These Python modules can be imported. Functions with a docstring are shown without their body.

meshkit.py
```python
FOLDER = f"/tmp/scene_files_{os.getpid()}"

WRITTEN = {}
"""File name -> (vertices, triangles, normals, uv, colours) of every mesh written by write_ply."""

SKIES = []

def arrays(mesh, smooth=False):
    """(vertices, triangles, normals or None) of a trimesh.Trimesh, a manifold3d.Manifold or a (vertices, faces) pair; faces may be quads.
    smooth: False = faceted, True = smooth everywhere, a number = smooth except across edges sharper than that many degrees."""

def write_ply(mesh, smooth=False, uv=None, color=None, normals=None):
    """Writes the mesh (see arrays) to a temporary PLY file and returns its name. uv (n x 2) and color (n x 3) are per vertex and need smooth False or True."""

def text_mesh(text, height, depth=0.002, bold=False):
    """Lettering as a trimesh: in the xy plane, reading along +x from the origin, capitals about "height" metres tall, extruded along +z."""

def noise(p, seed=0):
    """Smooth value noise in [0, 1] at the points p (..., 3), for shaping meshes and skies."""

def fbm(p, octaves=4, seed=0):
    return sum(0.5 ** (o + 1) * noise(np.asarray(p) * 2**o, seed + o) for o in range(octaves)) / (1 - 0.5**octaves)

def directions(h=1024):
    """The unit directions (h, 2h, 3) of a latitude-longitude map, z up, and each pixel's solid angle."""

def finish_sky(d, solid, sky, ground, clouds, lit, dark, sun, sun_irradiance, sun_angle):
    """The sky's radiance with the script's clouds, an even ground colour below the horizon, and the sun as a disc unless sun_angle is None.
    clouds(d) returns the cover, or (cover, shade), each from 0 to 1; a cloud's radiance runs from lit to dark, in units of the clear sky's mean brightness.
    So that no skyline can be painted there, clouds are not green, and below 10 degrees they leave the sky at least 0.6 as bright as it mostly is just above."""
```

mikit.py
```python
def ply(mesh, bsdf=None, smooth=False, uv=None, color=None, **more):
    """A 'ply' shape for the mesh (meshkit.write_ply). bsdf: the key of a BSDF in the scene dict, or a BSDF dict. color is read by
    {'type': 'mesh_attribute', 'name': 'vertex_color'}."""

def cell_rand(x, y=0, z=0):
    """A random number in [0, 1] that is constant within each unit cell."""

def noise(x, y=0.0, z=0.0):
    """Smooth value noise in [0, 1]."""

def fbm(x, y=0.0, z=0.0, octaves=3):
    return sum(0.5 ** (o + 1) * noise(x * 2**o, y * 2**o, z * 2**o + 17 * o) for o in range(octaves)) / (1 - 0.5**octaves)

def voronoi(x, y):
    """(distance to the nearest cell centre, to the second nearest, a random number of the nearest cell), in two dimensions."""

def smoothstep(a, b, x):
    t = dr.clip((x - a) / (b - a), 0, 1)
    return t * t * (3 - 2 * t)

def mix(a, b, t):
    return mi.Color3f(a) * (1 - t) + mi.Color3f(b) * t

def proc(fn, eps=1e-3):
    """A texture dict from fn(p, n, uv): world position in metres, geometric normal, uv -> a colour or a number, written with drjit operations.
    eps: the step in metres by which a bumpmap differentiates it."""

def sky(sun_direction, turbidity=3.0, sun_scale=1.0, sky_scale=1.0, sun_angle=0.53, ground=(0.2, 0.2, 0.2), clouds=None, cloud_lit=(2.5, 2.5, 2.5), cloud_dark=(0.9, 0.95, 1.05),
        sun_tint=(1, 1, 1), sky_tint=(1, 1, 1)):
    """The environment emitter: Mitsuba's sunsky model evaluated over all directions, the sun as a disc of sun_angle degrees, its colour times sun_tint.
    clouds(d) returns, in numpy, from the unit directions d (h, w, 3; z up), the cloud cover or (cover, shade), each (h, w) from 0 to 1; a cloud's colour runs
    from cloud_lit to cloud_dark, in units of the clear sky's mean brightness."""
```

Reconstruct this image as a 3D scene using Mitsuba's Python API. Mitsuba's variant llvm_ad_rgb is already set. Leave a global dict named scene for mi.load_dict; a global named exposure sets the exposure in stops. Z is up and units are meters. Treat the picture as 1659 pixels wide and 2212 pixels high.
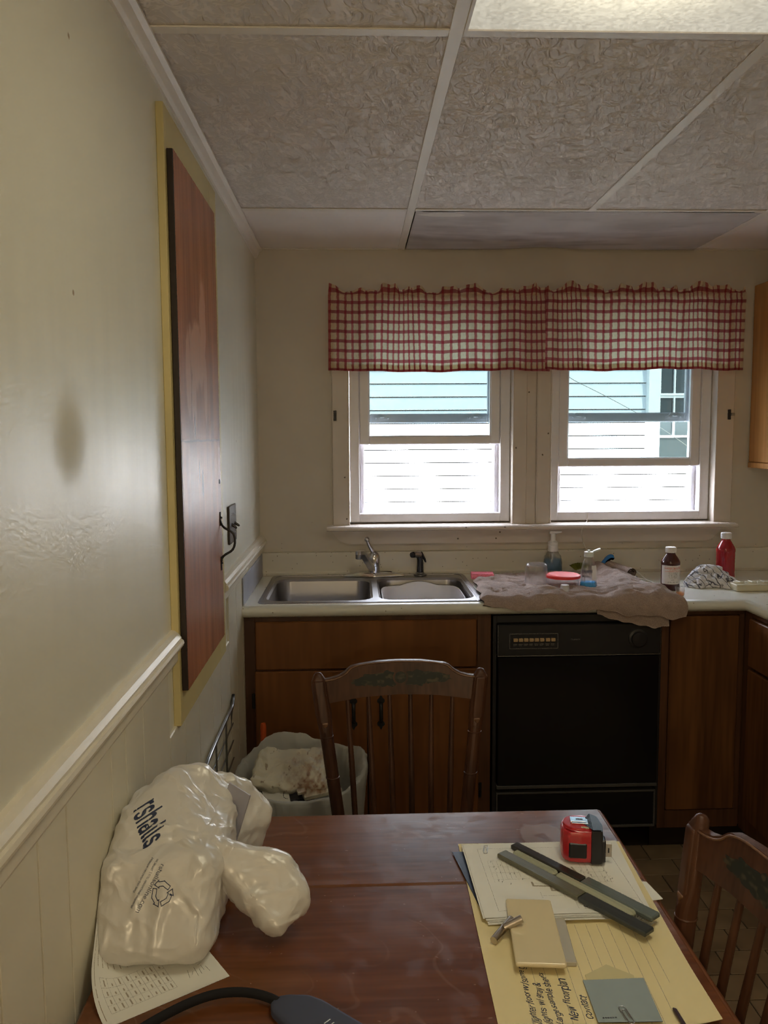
import math, random
import numpy as np, trimesh, shapely, drjit as dr
import manifold3d as m3
import mitsuba as mi
import mikit, meshkit
from shapely.geometry import Polygon, Point, box as sbox
from mikit import proc, fbm, noise, voronoi, cell_rand, smoothstep, mix
random.seed(7); rng = np.random.default_rng(7)
V = np.array
scene, labels = {}, {}
Tf = mi.ScalarTransform4f

# ---------------------------------------------------------------- camera, sky, exposure
exposure = 0.4
EYE = V([0.3964, -3.4125, 1.5260]); FW = V([0.03536, 0.99493, -0.09412]); UP = V([0.00934, 0.09384, 0.99554])
FOCAL = 1770.06
scene['camera'] = {'type': 'perspective', 'fov': float(2 * math.degrees(math.atan(1659 / 2 / FOCAL))), 'fov_axis': 'x',
                   'near_clip': 0.02, 'far_clip': 100.0,
                   'to_world': Tf().look_at(origin=EYE.tolist(), target=(EYE + FW).tolist(), up=UP.tolist())}
SUN = (0.35, -0.62, 0.75)
SUN_SCALE, SKY_SCALE = 17.0, 71.0
PANEL_LIGHT = 1.0            # the ceiling fixture's lens
UNSEEN_LAMP_LIGHT = 46.0             # unseen warm globe lamp behind the camera, lights the room
def haze(d):
    return np.full(d.shape[:2], 0.85), np.full(d.shape[:2], 0.15)
scene['sky'] = mikit.sky(SUN, turbidity=4.0, sun_scale=SUN_SCALE, sky_scale=SKY_SCALE, ground=(0.25, 0.25, 0.22), clouds=haze, cloud_lit=(1.5, 1.55, 1.65), cloud_dark=(1.0, 1.02, 1.1))

# ---------------------------------------------------------------- naming helpers
def numbered(key):
    if key not in labels and key not in scene and not any(k.startswith(key + '__') for k in scene): return key
    for i in range(1, 1000):
        k = f'{key}_{i:03d}'
        if k not in labels and k not in scene and not any(q.startswith(k + '__') for q in scene): return k
def thing(name, label, cat, group=None):
    k = numbered(name); labels[k] = {'label': label, 'category': cat}
    if group: labels[k]['group'] = group
    return k
def part(parent, name, mesh, bsdf, smooth=False, label=None, kind=None, **more):
    k = numbered(f'{parent}__{name}')
    scene[k] = mikit.ply(mesh, bsdf, smooth=smooth, **more)
    if label or kind: labels[k] = {}
    if label: labels[k]['label'] = label
    if kind: labels[k]['kind'] = kind
    return k
def single(name, label, cat, mesh, bsdf, smooth=False, group=None, **more):
    k = thing(name, label, cat, group); scene[k] = mikit.ply(mesh, bsdf, smooth=smooth, **more); return k
def struct(name, label=None, mesh=None, bsdf=None, smooth=False, **more):
    labels[name] = {'kind': 'structure'}
    if label: labels[name]['label'] = label
    if mesh is not None: scene[name] = mikit.ply(mesh, bsdf, smooth=smooth, **more)
    return name

# ---------------------------------------------------------------- mesh helpers
def tm(v, f): return trimesh.Trimesh(np.asarray(v, float), np.asarray(f, int), process=False)
def cat(*ms):
    ms = [m for q in ms for m in (q if isinstance(q, (list, tuple)) else [q])]
    return trimesh.util.concatenate([frommf(m) for m in ms])
def frommf(m):
    if hasattr(m, 'to_mesh'):
        k = m.to_mesh(); return tm(k.vert_properties[:, :3], k.tri_verts)
    return m
def tomf(m): return m3.Manifold(m3.Mesh(np.asarray(m.vertices, np.float32), np.asarray(m.faces, np.uint32)))
def hullp(pts): return m3.Manifold.hull_points(np.asarray(pts, float))
def bx(x0, x1, y0, y1, z0, z1, b=0.0):
    if x0 > x1: x0, x1 = x1, x0
    if y0 > y1: y0, y1 = y1, y0
    if z0 > z1: z0, z1 = z1, z0
    b = min(b, (x1 - x0) / 2.01, (y1 - y0) / 2.01, (z1 - z0) / 2.01)
    if b <= 0: return trimesh.creation.box(bounds=[[x0, y0, z0], [x1, y1, z1]])
    p = []
    for x, sx in ((x0, 1), (x1, -1)):
        for y, sy in ((y0, 1), (y1, -1)):
            for z, sz in ((z0, 1), (z1, -1)):
                p += [(x, y + sy * b, z + sz * b), (x + sx * b, y, z + sz * b), (x + sx * b, y + sy * b, z)]
    return frommf(hullp(p))
def sph(c, r, n=16): return m3.Manifold.sphere(float(r), n).translate([float(q) for q in c])
def hull(*ms): return m3.Manifold.batch_hull(list(ms))
def rbox(x0, x1, y0, y1, z0, z1, r, n=16):
    return hull(*[sph((x, y, z), r, n) for x in (x0 + r, x1 - r) for y in (y0 + r, y1 - r) for z in (z0 + r, z1 - r)])
def vbox(x0, x1, y0, y1, z0, z1, r, n=24):
    c = m3.CrossSection([[(x0 + r, y0 + r), (x1 - r, y0 + r), (x1 - r, y1 - r), (x0 + r, y1 - r)]]).offset(r, m3.JoinType.Round, 2.0, n)
    return m3.Manifold.extrude(c, z1 - z0).translate([0, 0, z0])
def frame3(d):
    d = d / np.linalg.norm(d); a = V([0, 0, 1.0]) if abs(d[2]) < 0.9 else V([1.0, 0, 0])
    x = np.cross(a, d); x /= np.linalg.norm(x); return x, np.cross(d, x)
def tube(path, r, n=10, closed=False, caps=True, sx=1.0, up=None):
    P = np.asarray(path, float); k = len(P); R = np.broadcast_to(np.asarray(r, float), (k,))
    t = np.gradient(P, axis=0) if not closed else np.roll(P, -1, 0) - np.roll(P, 1, 0)
    t /= np.linalg.norm(t, axis=1, keepdims=True) + 1e-12
    x, _ = frame3(t[0])
    if up is not None: x = np.cross(up, t[0]); x /= np.linalg.norm(x)
    rings = []
    for i in range(k):
        if up is not None: x = np.cross(up, t[i])
        x = x - t[i] * (x @ t[i]); x /= np.linalg.norm(x) + 1e-12; y = np.cross(t[i], x)
        a = np.arange(n) * 2 * np.pi / n
        rings.append(P[i] + R[i] * (sx * np.cos(a)[:, None] * x + np.sin(a)[:, None] * y))
    v = np.vstack(rings); f = []
    for i in range(k if closed else k - 1):
        j = (i + 1) % k
        for q in range(n):
            q2 = (q + 1) % n
            f += [(i * n + q, i * n + q2, j * n + q2), (i * n + q, j * n + q2, j * n + q)]
    if caps and not closed:
        v = np.vstack([v, P[:1], P[-1:]]); c0, c1 = len(v) - 2, len(v) - 1
        for q in range(n):
            q2 = (q + 1) % n
            f += [(c0, q2, q), (c1, (k - 1) * n + q, (k - 1) * n + q2)]
    return tm(v, f)
def spline(pts, n=40):
    from scipy.interpolate import CubicSpline
    P = np.asarray(pts, float); d = np.r_[0, np.cumsum(np.linalg.norm(np.diff(P, axis=0), axis=1))]
    return CubicSpline(d, P)(np.linspace(0, d[-1], n))
def lathe(prof, n=32, c=(0, 0, 0)):
    prof = np.asarray(prof, float); a = np.arange(n) * 2 * np.pi / n; k = len(prof)
    v = np.array([[r * np.cos(q), r * np.sin(q), z] for r, z in prof for q in a]); f = []
    for i in range(k - 1):
        for q in range(n):
            q2 = (q + 1) % n
            if prof[i][0] > 1e-7: f.append((i * n + q, i * n + q2, (i + 1) * n + (q2 if prof[i + 1][0] > 1e-7 else q)))
            if prof[i + 1][0] > 1e-7: f.append((i * n + (q if prof[i][0] > 1e-7 else q), (i + 1) * n + q2, (i + 1) * n + q))
    m = tm(v, f); m.merge_vertices(); m.update_faces(m.nondegenerate_faces())
    if m.volume < 0: m.faces = m.faces[:, ::-1]
    m.apply_translation(c); return m
def extr(poly, h):
    ps = getattr(poly, 'geoms', [poly])
    return trimesh.util.concatenate([trimesh.creation.extrude_polygon(g, h, engine='earcut') for g in ps])
def mat4(o, ex, ey, ez):
    m = np.eye(4); m[:3, 0], m[:3, 1], m[:3, 2], m[:3, 3] = ex, ey, ez, o; return m
def put(m, M): m = frommf(m).copy(); m.apply_transform(M); return m
def xz(poly, y0, y1):      # polygon in the x-z plane, thick from y0 to y1
    m = extr(poly, abs(y1 - y0)); m.apply_transform(mat4((0, max(y0, y1), 0), (1, 0, 0), (0, 0, 1), (0, -1, 0))); return m
def yz(poly, x0, x1):      # polygon in the y-z plane
    m = extr(poly, abs(x1 - x0)); m.apply_transform(mat4((min(x0, x1), 0, 0), (0, 1, 0), (0, 0, 1), (1, 0, 0))); return m
def rotz(a, c=(0, 0, 0)): return trimesh.transformations.rotation_matrix(a, [0, 0, 1], c)
def rot(a, ax, c=(0, 0, 0)): return trimesh.transformations.rotation_matrix(a, ax, c)
def mv(m, d): m = frommf(m).copy(); m.apply_translation(d); return m
def grid(fn, nu, nv, thick=0.0):
    u, v = np.meshgrid(np.linspace(0, 1, nu), np.linspace(0, 1, nv), indexing='ij')
    P = np.asarray(fn(u.ravel(), v.ravel()), float); i = np.arange(nu * nv).reshape(nu, nv)
    q = np.stack([i[:-1, :-1], i[1:, :-1], i[1:, 1:], i[:-1, 1:]], -1).reshape(-1, 4)
    f = np.vstack([q[:, [0, 1, 2]], q[:, [0, 2, 3]]])
    m = tm(P, f)
    if thick:
        n = np.zeros_like(P); fn_ = np.cross(P[f[:, 1]] - P[f[:, 0]], P[f[:, 2]] - P[f[:, 0]])
        for k in range(3): np.add.at(n, f[:, k], fn_)
        n /= np.linalg.norm(n, axis=1, keepdims=True) + 1e-12
        N = len(P); b = np.r_[i[:, 0], i[-1, 1:], i[-2::-1, -1], i[0, -2:0:-1]]; b2 = np.roll(b, -1)
        side = np.vstack([np.c_[b, b2 + N, b2], np.c_[b, b + N, b2 + N]])
        m = tm(np.vstack([P, P - n * thick]), np.vstack([f, f[:, ::-1] + N, side[:, ::-1]]))
    return m
def gridf(fn, nu, nv, thick=0.0):
    m = grid(fn, nu, nv, thick); m.faces = m.faces[:, ::-1]; return m
def smoothmf(man, edge, it=12):
    m = frommf(man.refine_to_length(edge)); m.merge_vertices(); trimesh.smoothing.filter_taubin(m, iterations=it); return m

# ---------------------------------------------------------------- materials
def princ(name, color, rough=0.5, spec=0.5, **k):
    d = {'type': 'principled', 'base_color': color if isinstance(color, dict) else {'type': 'rgb', 'value': list(color)}, 'roughness': rough if isinstance(rough, dict) else float(rough), 'specular': float(spec)}
    d.update(k); return d
def mat(name, d, two=False, bump=None, scale=0.001, eps=1e-3):
    if bump is not None: d = {'type': 'bumpmap', 'tex': proc(bump, eps), 'scale': float(scale), 'bsdf': d}
    scene[name] = {'type': 'twosided', 'bsdf': d} if two else d
    return name
def wood(c1, c2, ax=2, f=22.0, stretch=0.07, dark=None):
    def fn(p, n, uv):
        q = [p.x * f, p.y * f, p.z * f]; q[ax] = q[ax] * stretch
        g = fbm(q[0], q[1], q[2], 4)
        s = fbm(q[0] * 7, q[1] * 7, q[2] * 5, 2)
        t = smoothstep(0.25, 0.75, 0.68 * g + 0.32 * s)
        return mix(c1, c2, t)
    return fn
def specks(base, dark, f, thr, amp=0.06):
    def fn(p, n, uv):
        q = p.y * 0.73 + p.z
        d1, d2, r = voronoi(p.x * f + p.y * f * 0.31, q * f)
        s = smoothstep(0.16, 0.07, d1) * dr.select(r > thr, 1.0, 0.0)
        g = fbm(p.x * 9, p.y * 9, p.z * 9, 3); b2 = tuple(float(q) * (1 - amp * 3) for q in base)
        return mix(mix(base, b2, g), dark, s)
    return fn
def tint(c, f=6.0, amp=0.12):
    def fn(p, n, uv): return mi.Color3f(c) * (1 - amp + 2 * amp * fbm(p.x * f, p.y * f, p.z * f, 3))
    return fn
def peel(f):
    def fn(p, n, uv): return fbm(p.x * f, p.y * f, p.z * f, 2)
    return fn
PLASTER = (0.60, 0.585, 0.50)
def wall_left_color(p, n, uv):
    g = fbm(p.y * 5, p.z * 5, 3.0, 3)
    streak = fbm(p.y * 30, p.z * 3, 9.0, 3) * smoothstep(1.1, 1.5, p.z) * smoothstep(2.0, 1.6, p.z)
    c = mi.Color3f(PLASTER) * (0.94 + 0.12 * g) * (1 - 0.10 * streak)
    d1, d2, r = voronoi(p.y * 9, p.z * 9)
    spot = smoothstep(0.05, 0.02, d1) * dr.select(r > 0.955, 1.0, 0.0)
    c = mix(c, (0.22, 0.13, 0.06), 0.75 * spot)
    e = dr.sqrt(dr.square((p.y + 2.25) / 0.07) + dr.square((p.z - 1.53) / 0.072))      # greasy hand smudge
    e += 0.45 * (fbm(p.y * 25, p.z * 25, 1.0, 2) - 0.5)
    return mix(c, (0.34, 0.32, 0.25), 0.55 * smoothstep(1.5, 0.1, e))
def wall_left_rough(p, n, uv):
    e = dr.sqrt(dr.square((p.y + 2.25) / 0.07) + dr.square((p.z - 1.53) / 0.072))
    return 0.38 + 0.3 * smoothstep(1.25, 0.2, e) + 0.08 * fbm(p.y * 12, p.z * 6, 1.0, 2)
mat('mat_wall_left', princ('', proc(wall_left_color), proc(wall_left_rough), 0.7), bump=peel(230.0), scale=0.0004, eps=8e-4)
def wall_back_color(p, n, uv):
    c = mi.Color3f(0.545, 0.495, 0.425) * (0.94 + 0.12 * fbm(p.x * 6, p.z * 6, 2.0, 3))
    d1, d2, r = voronoi(p.x * 46, p.z * 46)
    spot = smoothstep(0.10, 0.04, d1) * dr.select(r > 0.955, 1.0, 0.0) * smoothstep(1.25, 1.05, p.z)
    return mix(c, (0.16, 0.12, 0.09), 0.8 * spot)
mat('mat_wall_back', princ('', proc(wall_back_color), 0.6, 0.3), bump=peel(120.0), scale=0.0005)
mat('mat_wall_plain', princ('', (0.55, 0.51, 0.42), 0.6, 0.3))
mat('mat_trim', princ('', proc(tint((0.60, 0.56, 0.47))), 0.38, 0.5))
mat('mat_cream', princ('', proc(tint((0.50, 0.42, 0.20))), 0.4, 0.5))
mat('mat_casing', princ('', proc(specks((0.61, 0.55, 0.50), (0.1, 0.07, 0.05), 34, 0.975, 0.03)), 0.45, 0.4))
mat('mat_vinyl', princ('', (0.77, 0.76, 0.81), 0.35, 0.5))
mat('mat_plank', princ('', proc(specks((0.60, 0.565, 0.46), (0.2, 0.12, 0.06), 30, 0.99, 0.04)), 0.42, 0.45))
def fissure(p, n, uv):
    w = fbm(p.x * 22, p.y * 22, 1.0, 2)
    a = fbm(p.x * 75 + 5 * w, p.y * 42 + 9 * w, 4.0, 2)
    r = 1 - dr.abs(a - 0.5) * 6
    return smoothstep(0.1, 0.8, r)
def tile_color(p, n, uv):
    r = fissure(p, n, uv); g = fbm(p.x * 4, p.y * 4, 2.0, 3)
    return mi.Color3f(0.78, 0.725, 0.70) * (0.88 + 0.2 * g) * (0.86 + 0.17 * r)
mat('mat_tile', princ('', proc(tile_color), 0.62, 0.3), bump=fissure, scale=0.0028, eps=8e-4)
mat('mat_tile_plain', princ('', proc(tint((0.78, 0.73, 0.71), 5, 0.06)), 0.6, 0.3), bump=peel(220.0), scale=0.0006)
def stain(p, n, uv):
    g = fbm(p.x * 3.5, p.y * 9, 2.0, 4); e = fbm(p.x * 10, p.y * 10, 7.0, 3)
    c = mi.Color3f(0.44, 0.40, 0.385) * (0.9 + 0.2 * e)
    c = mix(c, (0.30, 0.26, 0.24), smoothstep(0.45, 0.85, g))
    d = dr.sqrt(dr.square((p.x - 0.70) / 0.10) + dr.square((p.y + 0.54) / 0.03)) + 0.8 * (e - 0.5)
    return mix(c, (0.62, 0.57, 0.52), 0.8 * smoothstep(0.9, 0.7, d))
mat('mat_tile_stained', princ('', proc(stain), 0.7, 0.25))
mat('mat_grid', princ('', (0.74, 0.70, 0.66), 0.5, 0.4))
mat('mat_plenum', princ('', (0.10, 0.09, 0.08), 0.9, 0.1))
mat('mat_cabinet', princ('', proc(wood((0.062, 0.024, 0.009), (0.15, 0.060, 0.020), 2, 12, 0.08)), 0.45, 0.25))
mat('mat_cabinet_flat', princ('', proc(wood((0.110, 0.040, 0.012), (0.165, 0.063, 0.019), 2, 9, 0.1)), 0.42, 0.25))
mat('mat_cabinet_frame', princ('', proc(wood((0.052, 0.020, 0.009), (0.085, 0.034, 0.014), 2, 20, 0.06)), 0.45, 0.4))
mat('mat_upper', princ('', proc(wood((0.30, 0.13, 0.035), (0.42, 0.20, 0.06), 2, 12, 0.06)), 0.4, 0.4))
def ironing_color(p, n, uv):
    y, z = p.y, p.z
    base = wood((0.18, 0.058, 0.019), (0.32, 0.115, 0.038), 2, 26, 0.05)(p, n, uv)
    def ell(cy, cz, ry, rz): return dr.sqrt(dr.square((y - cy) / ry) + dr.square((z - cz) / rz))
    wob = 0.5 * (fbm(y * 30, z * 22, 3.0, 3) - 0.5)
    d = ell(-1.45, 1.715, 0.105, 0.075)                     # veneer bleached by old scrapes
    d = dr.minimum(d, ell(-1.37, 1.80, 0.042, 0.11)); d = dr.minimum(d, ell(-1.56, 1.66, 0.03, 0.10))
    d = dr.minimum(d, ell(-1.50, 1.60, 0.025, 0.085)); d = dr.minimum(d, ell(-1.35, 1.64, 0.022, 0.09))
    c = mix(base, (0.42, 0.22, 0.13), 0.7 * smoothstep(1.15, 0.8, d + wob))
    s = dr.minimum(ell(-1.42, 1.41, 0.012, 0.035), dr.minimum(ell(-1.46, 1.44, 0.006, 0.03), ell(-1.50, 1.55, 0.007, 0.03)))
    c = mix(c, (0.05, 0.02, 0.012), 0.85 * smoothstep(1.2, 0.7, s))
    line = smoothstep(0.004, 0.001, dr.abs(z - 1.512 - 0.004 * fbm(y * 30, 2.0, 1.0, 2)))
    return mix(c, (0.08, 0.035, 0.02), 0.6 * line)
mat('mat_ironing', princ('', proc(ironing_color), 0.40, 0.65), bump=lambda p, n, uv: fbm(p.y * 60, p.z * 4, 1.0, 2), scale=0.0008)
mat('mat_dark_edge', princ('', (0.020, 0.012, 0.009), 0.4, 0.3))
mat('mat_counter', princ('', proc(specks((0.71, 0.72, 0.67), (0.18, 0.15, 0.11), 60, 0.965, 0.03)), 0.28, 0.5))
mat('mat_backsplash', princ('', proc(specks((0.60, 0.57, 0.50), (0.17, 0.14, 0.10), 62, 0.93, 0.04)), 0.4, 0.4))
mat('mat_grey_laminate', princ('', proc(tint((0.22, 0.225, 0.25), 8, 0.08)), 0.4, 0.4))
mat('mat_steel', {'type': 'principled', 'base_color': {'type': 'rgb', 'value': [0.36, 0.35, 0.355]}, 'metallic': 1.0, 'roughness': 0.36})
mat('mat_steel_bowl', {'type': 'principled', 'base_color': {'type': 'rgb', 'value': [0.27, 0.265, 0.27]}, 'metallic': 1.0, 'roughness': 0.45})
mat('mat_chrome', {'type': 'principled', 'base_color': {'type': 'rgb', 'value': [0.72, 0.72, 0.74]}, 'metallic': 1.0, 'roughness': 0.09})
mat('mat_nickel', {'type': 'principled', 'base_color': {'type': 'rgb', 'value': [0.50, 0.45, 0.40]}, 'metallic': 1.0, 'roughness': 0.28})
mat('mat_black_plastic', princ('', (0.012, 0.012, 0.015), 0.3, 0.5))
mat('mat_black_enamel', princ('', (0.004, 0.004, 0.006), 0.16, 0.4))
mat('mat_dw_trim', princ('', (0.06, 0.058, 0.056), 0.35, 0.5))
mat('mat_iron', princ('', (0.008, 0.008, 0.009), 0.45, 0.4))
mat('mat_dim_chrome', {'type': 'principled', 'base_color': {'type': 'rgb', 'value': [0.3, 0.3, 0.3]}, 'metallic': 1.0, 'roughness': 0.3})
mat('mat_gold_button', princ('', (0.42, 0.29, 0.16), 0.35, 0.5))
mat('mat_print_grey', princ('', (0.16, 0.15, 0.14), 0.6, 0.2))
def table_color(p, n, uv):
    c = wood((0.075, 0.022, 0.007), (0.150, 0.051, 0.017), 0, 18, 0.08)(p, n, uv)
    d1, d2, r = voronoi(p.x * 60 + 4 * fbm(p.x * 20, p.y * 20, 1.0, 2), p.y * 60)
    s = smoothstep(0.10, 0.04, d1) * dr.select(r > 0.93, 1.0, 0.0)
    w = fbm(p.x * 8, p.y * 8, 5.0, 3)
    line = smoothstep(0.03, 0.008, dr.abs(fbm(p.x * 13 + p.y * 5, p.y * 13, 8.0, 2) - 0.5)) * smoothstep(0.45, 0.65, w)
    c = mix(c, (0.34, 0.24, 0.19), 0.45 * s + 0.10 * line)
    e1 = dr.sqrt(dr.square((p.x - 0.755) / 0.040) + dr.square((p.y + 1.905) / 0.055)) + 0.5 * (fbm(p.x * 40, p.y * 40, 2.0, 2) - 0.5)
    ring = smoothstep(1.1, 0.95, e1) * smoothstep(0.25, 0.4, e1)
    return mix(c, (0.26, 0.20, 0.19), 0.5 * ring)
def table_rough(p, n, uv):
    g = fbm(p.x * 7, p.y * 7, 2.0, 3); h = fbm(p.x * 40, p.y * 40, 2.0, 2)
    return 0.20 + 0.14 * g + 0.12 * smoothstep(0.55, 0.75, h)
mat('mat_table', princ('', proc(table_color), proc(table_rough), 0.40), bump=lambda p, n, uv: fbm(p.x * 40, p.y * 60, 1.0, 3), scale=0.00018)
mat('mat_table_edge', princ('', proc(wood((0.07, 0.022, 0.010), (0.15, 0.052, 0.022), 1, 22, 0.06)), 0.35, 0.5))
def chair_color(p, n, uv): return wood((0.030, 0.011, 0.006), (0.070, 0.026, 0.012), 2, 24, 0.06)(p, n, uv)
mat('mat_chair', princ('', proc(chair_color), 0.40, 0.28))
mat('mat_chair_wear', princ('', proc(wood((0.09, 0.042, 0.022), (0.18, 0.09, 0.042), 2, 24, 0.1)), 0.35, 0.5))
mat('mat_stencil', princ('', proc(lambda p, n, uv: mix((0.012, 0.016, 0.013), (0.05, 0.042, 0.022), smoothstep(0.5, 0.8, fbm(p.x * 90, p.y * 90, p.z * 90, 2)))), 0.5, 0.3))
mat('mat_floor_tile', princ('', proc(tint((0.21, 0.15, 0.092), 14, 0.3)), 0.5, 0.35))
mat('mat_floor_tile_b', princ('', proc(tint((0.175, 0.122, 0.076), 14, 0.3)), 0.5, 0.35))
mat('mat_grout', princ('', (0.045, 0.032, 0.022), 0.8, 0.2))
def gingham(p, n, uv):
    P = 0.0387
    def st(a):
        t = a / P; t = t - dr.floor(t); return smoothstep(0.0, 0.04, t) * smoothstep(0.37, 0.33, t)
    h, v = st(uv.x + 0.0006 * dr.sin(uv.y * 300)), st(uv.y)
    th = 0.5 + 0.5 * noise(uv.x * 1400, uv.y * 90, 1.0); tv = 0.5 + 0.5 * noise(uv.x * 90, uv.y * 1400, 2.0)
    c = mi.Color3f(0.80, 0.68, 0.50) * (0.86 + 0.14 * fbm(uv.x * 300, uv.y * 300, 1.0, 2))
    c = mix(c, (0.36, 0.035, 0.05), 0.86 * h * (0.8 + 0.2 * th))
    return mix(c, (0.31, 0.02, 0.04), 0.86 * v * (0.8 + 0.2 * tv))
scene['mat_gingham'] = {'type': 'bumpmap', 'tex': proc(lambda p, n, uv: fbm(uv.x * 160, uv.y * 160, 1.0, 2), 5e-4), 'scale': 0.002, 'bsdf': {'type': 'principledthin', 'base_color': proc(gingham), 'roughness': 0.8, 'diff_trans': 1.3, 'spec_trans': 0.0, 'eta': 1.3}}
def terry(p, n, uv):
    g = fbm(p.x * 420, p.y * 420, p.z * 420, 2); h = fbm(p.x * 40, p.y * 40, p.z * 40, 2)
    return mi.Color3f(0.37, 0.285, 0.25) * (0.62 + 0.5 * g) * (0.85 + 0.3 * h)
mat('mat_terry', princ('', proc(terry), 0.95, 0.1, sheen=0.6), bump=lambda p, n, uv: fbm(p.x * 300, p.y * 300, p.z * 300, 2), scale=0.004, eps=5e-4)
def tint_glass(c): return {'type': 'thindielectric', 'int_ior': 1.5, 'specular_transmittance': {'type': 'rgb', 'value': list(c)}}
scene['mat_pane'] = tint_glass((0.335, 0.425, 0.44))
scene['mat_pane_outer'] = tint_glass((0.195, 0.222, 0.228))
scene['mat_pane_dark'] = princ('', (0.035, 0.045, 0.05), 0.05, 0.5)
scene['mat_clear'] = {'type': 'thindielectric', 'int_ior': 1.5}
scene['mat_glass'] = {'type': 'dielectric', 'int_ior': 1.5}
def plastic(c, rough=0.3, spec=0.5, **k): return princ('', c, rough, spec, **k)
def film(name, c, dt=0.8, rough=0.3): scene[name] = {'type': 'principledthin', 'base_color': {'type': 'rgb', 'value': list(c)}, 'roughness': float(rough), 'diff_trans': float(dt), 'spec_trans': 0.0, 'eta': 1.5}
# ================================================================ THE ROOM
H, XR, YR = 2.273, 2.36, -5.0          # ceiling height, right wall, rear wall
struct('floor', None, bx(0, XR, YR, 0, -0.06, -0.004), 'mat_grout')
tw, td = 0.150, 0.105
i = 0
for r in range(22):
    y = -0.53 - r * td
    for c in range(14):
        x = -0.05 + c * tw + (tw / 2 if r % 2 else 0)
        if x > 1.86 or x + tw < 0.0 or (y < -1.2 and x < 0.66): continue
        k = numbered('floor__tile') if i == 0 else f'floor__tile_{i:03d}'
        scene[k] = mikit.ply(bx(max(x, .002), x + tw - .004, y - td + .004, y, -0.01, -.0004 * ((i * 7) % 3), .0015), 'mat_floor_tile' if (i * 5) % 3 else 'mat_floor_tile_b'); i += 1
struct('wall_left', None, bx(-0.12, 0, YR, 0.15, 0, H + .25), 'mat_wall_left')
# tongue and groove wainscot below the chair rail, each board its own piece
edges = [-4.98, -4.7, -4.4, -4.15, -3.85, -3.6, -3.35, -3.1, -2.9, -2.72, -2.56, -2.445, -2.346, -2.144, -2.062, -1.947, -1.74, -1.589, -1.423, -1.233, -1.10, -0.93, -0.77, -0.64, -0.40, -0.02]
for a, b in zip(edges[:-1], edges[1:]):
    top = 1.075 if not (a < -1.06 and b > -1.66) else 0.899
    part('wall_left', 'plank', bx(-.004, .007, a + .0006, b - .0006, .10, top, .0022), 'mat_plank')
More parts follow.
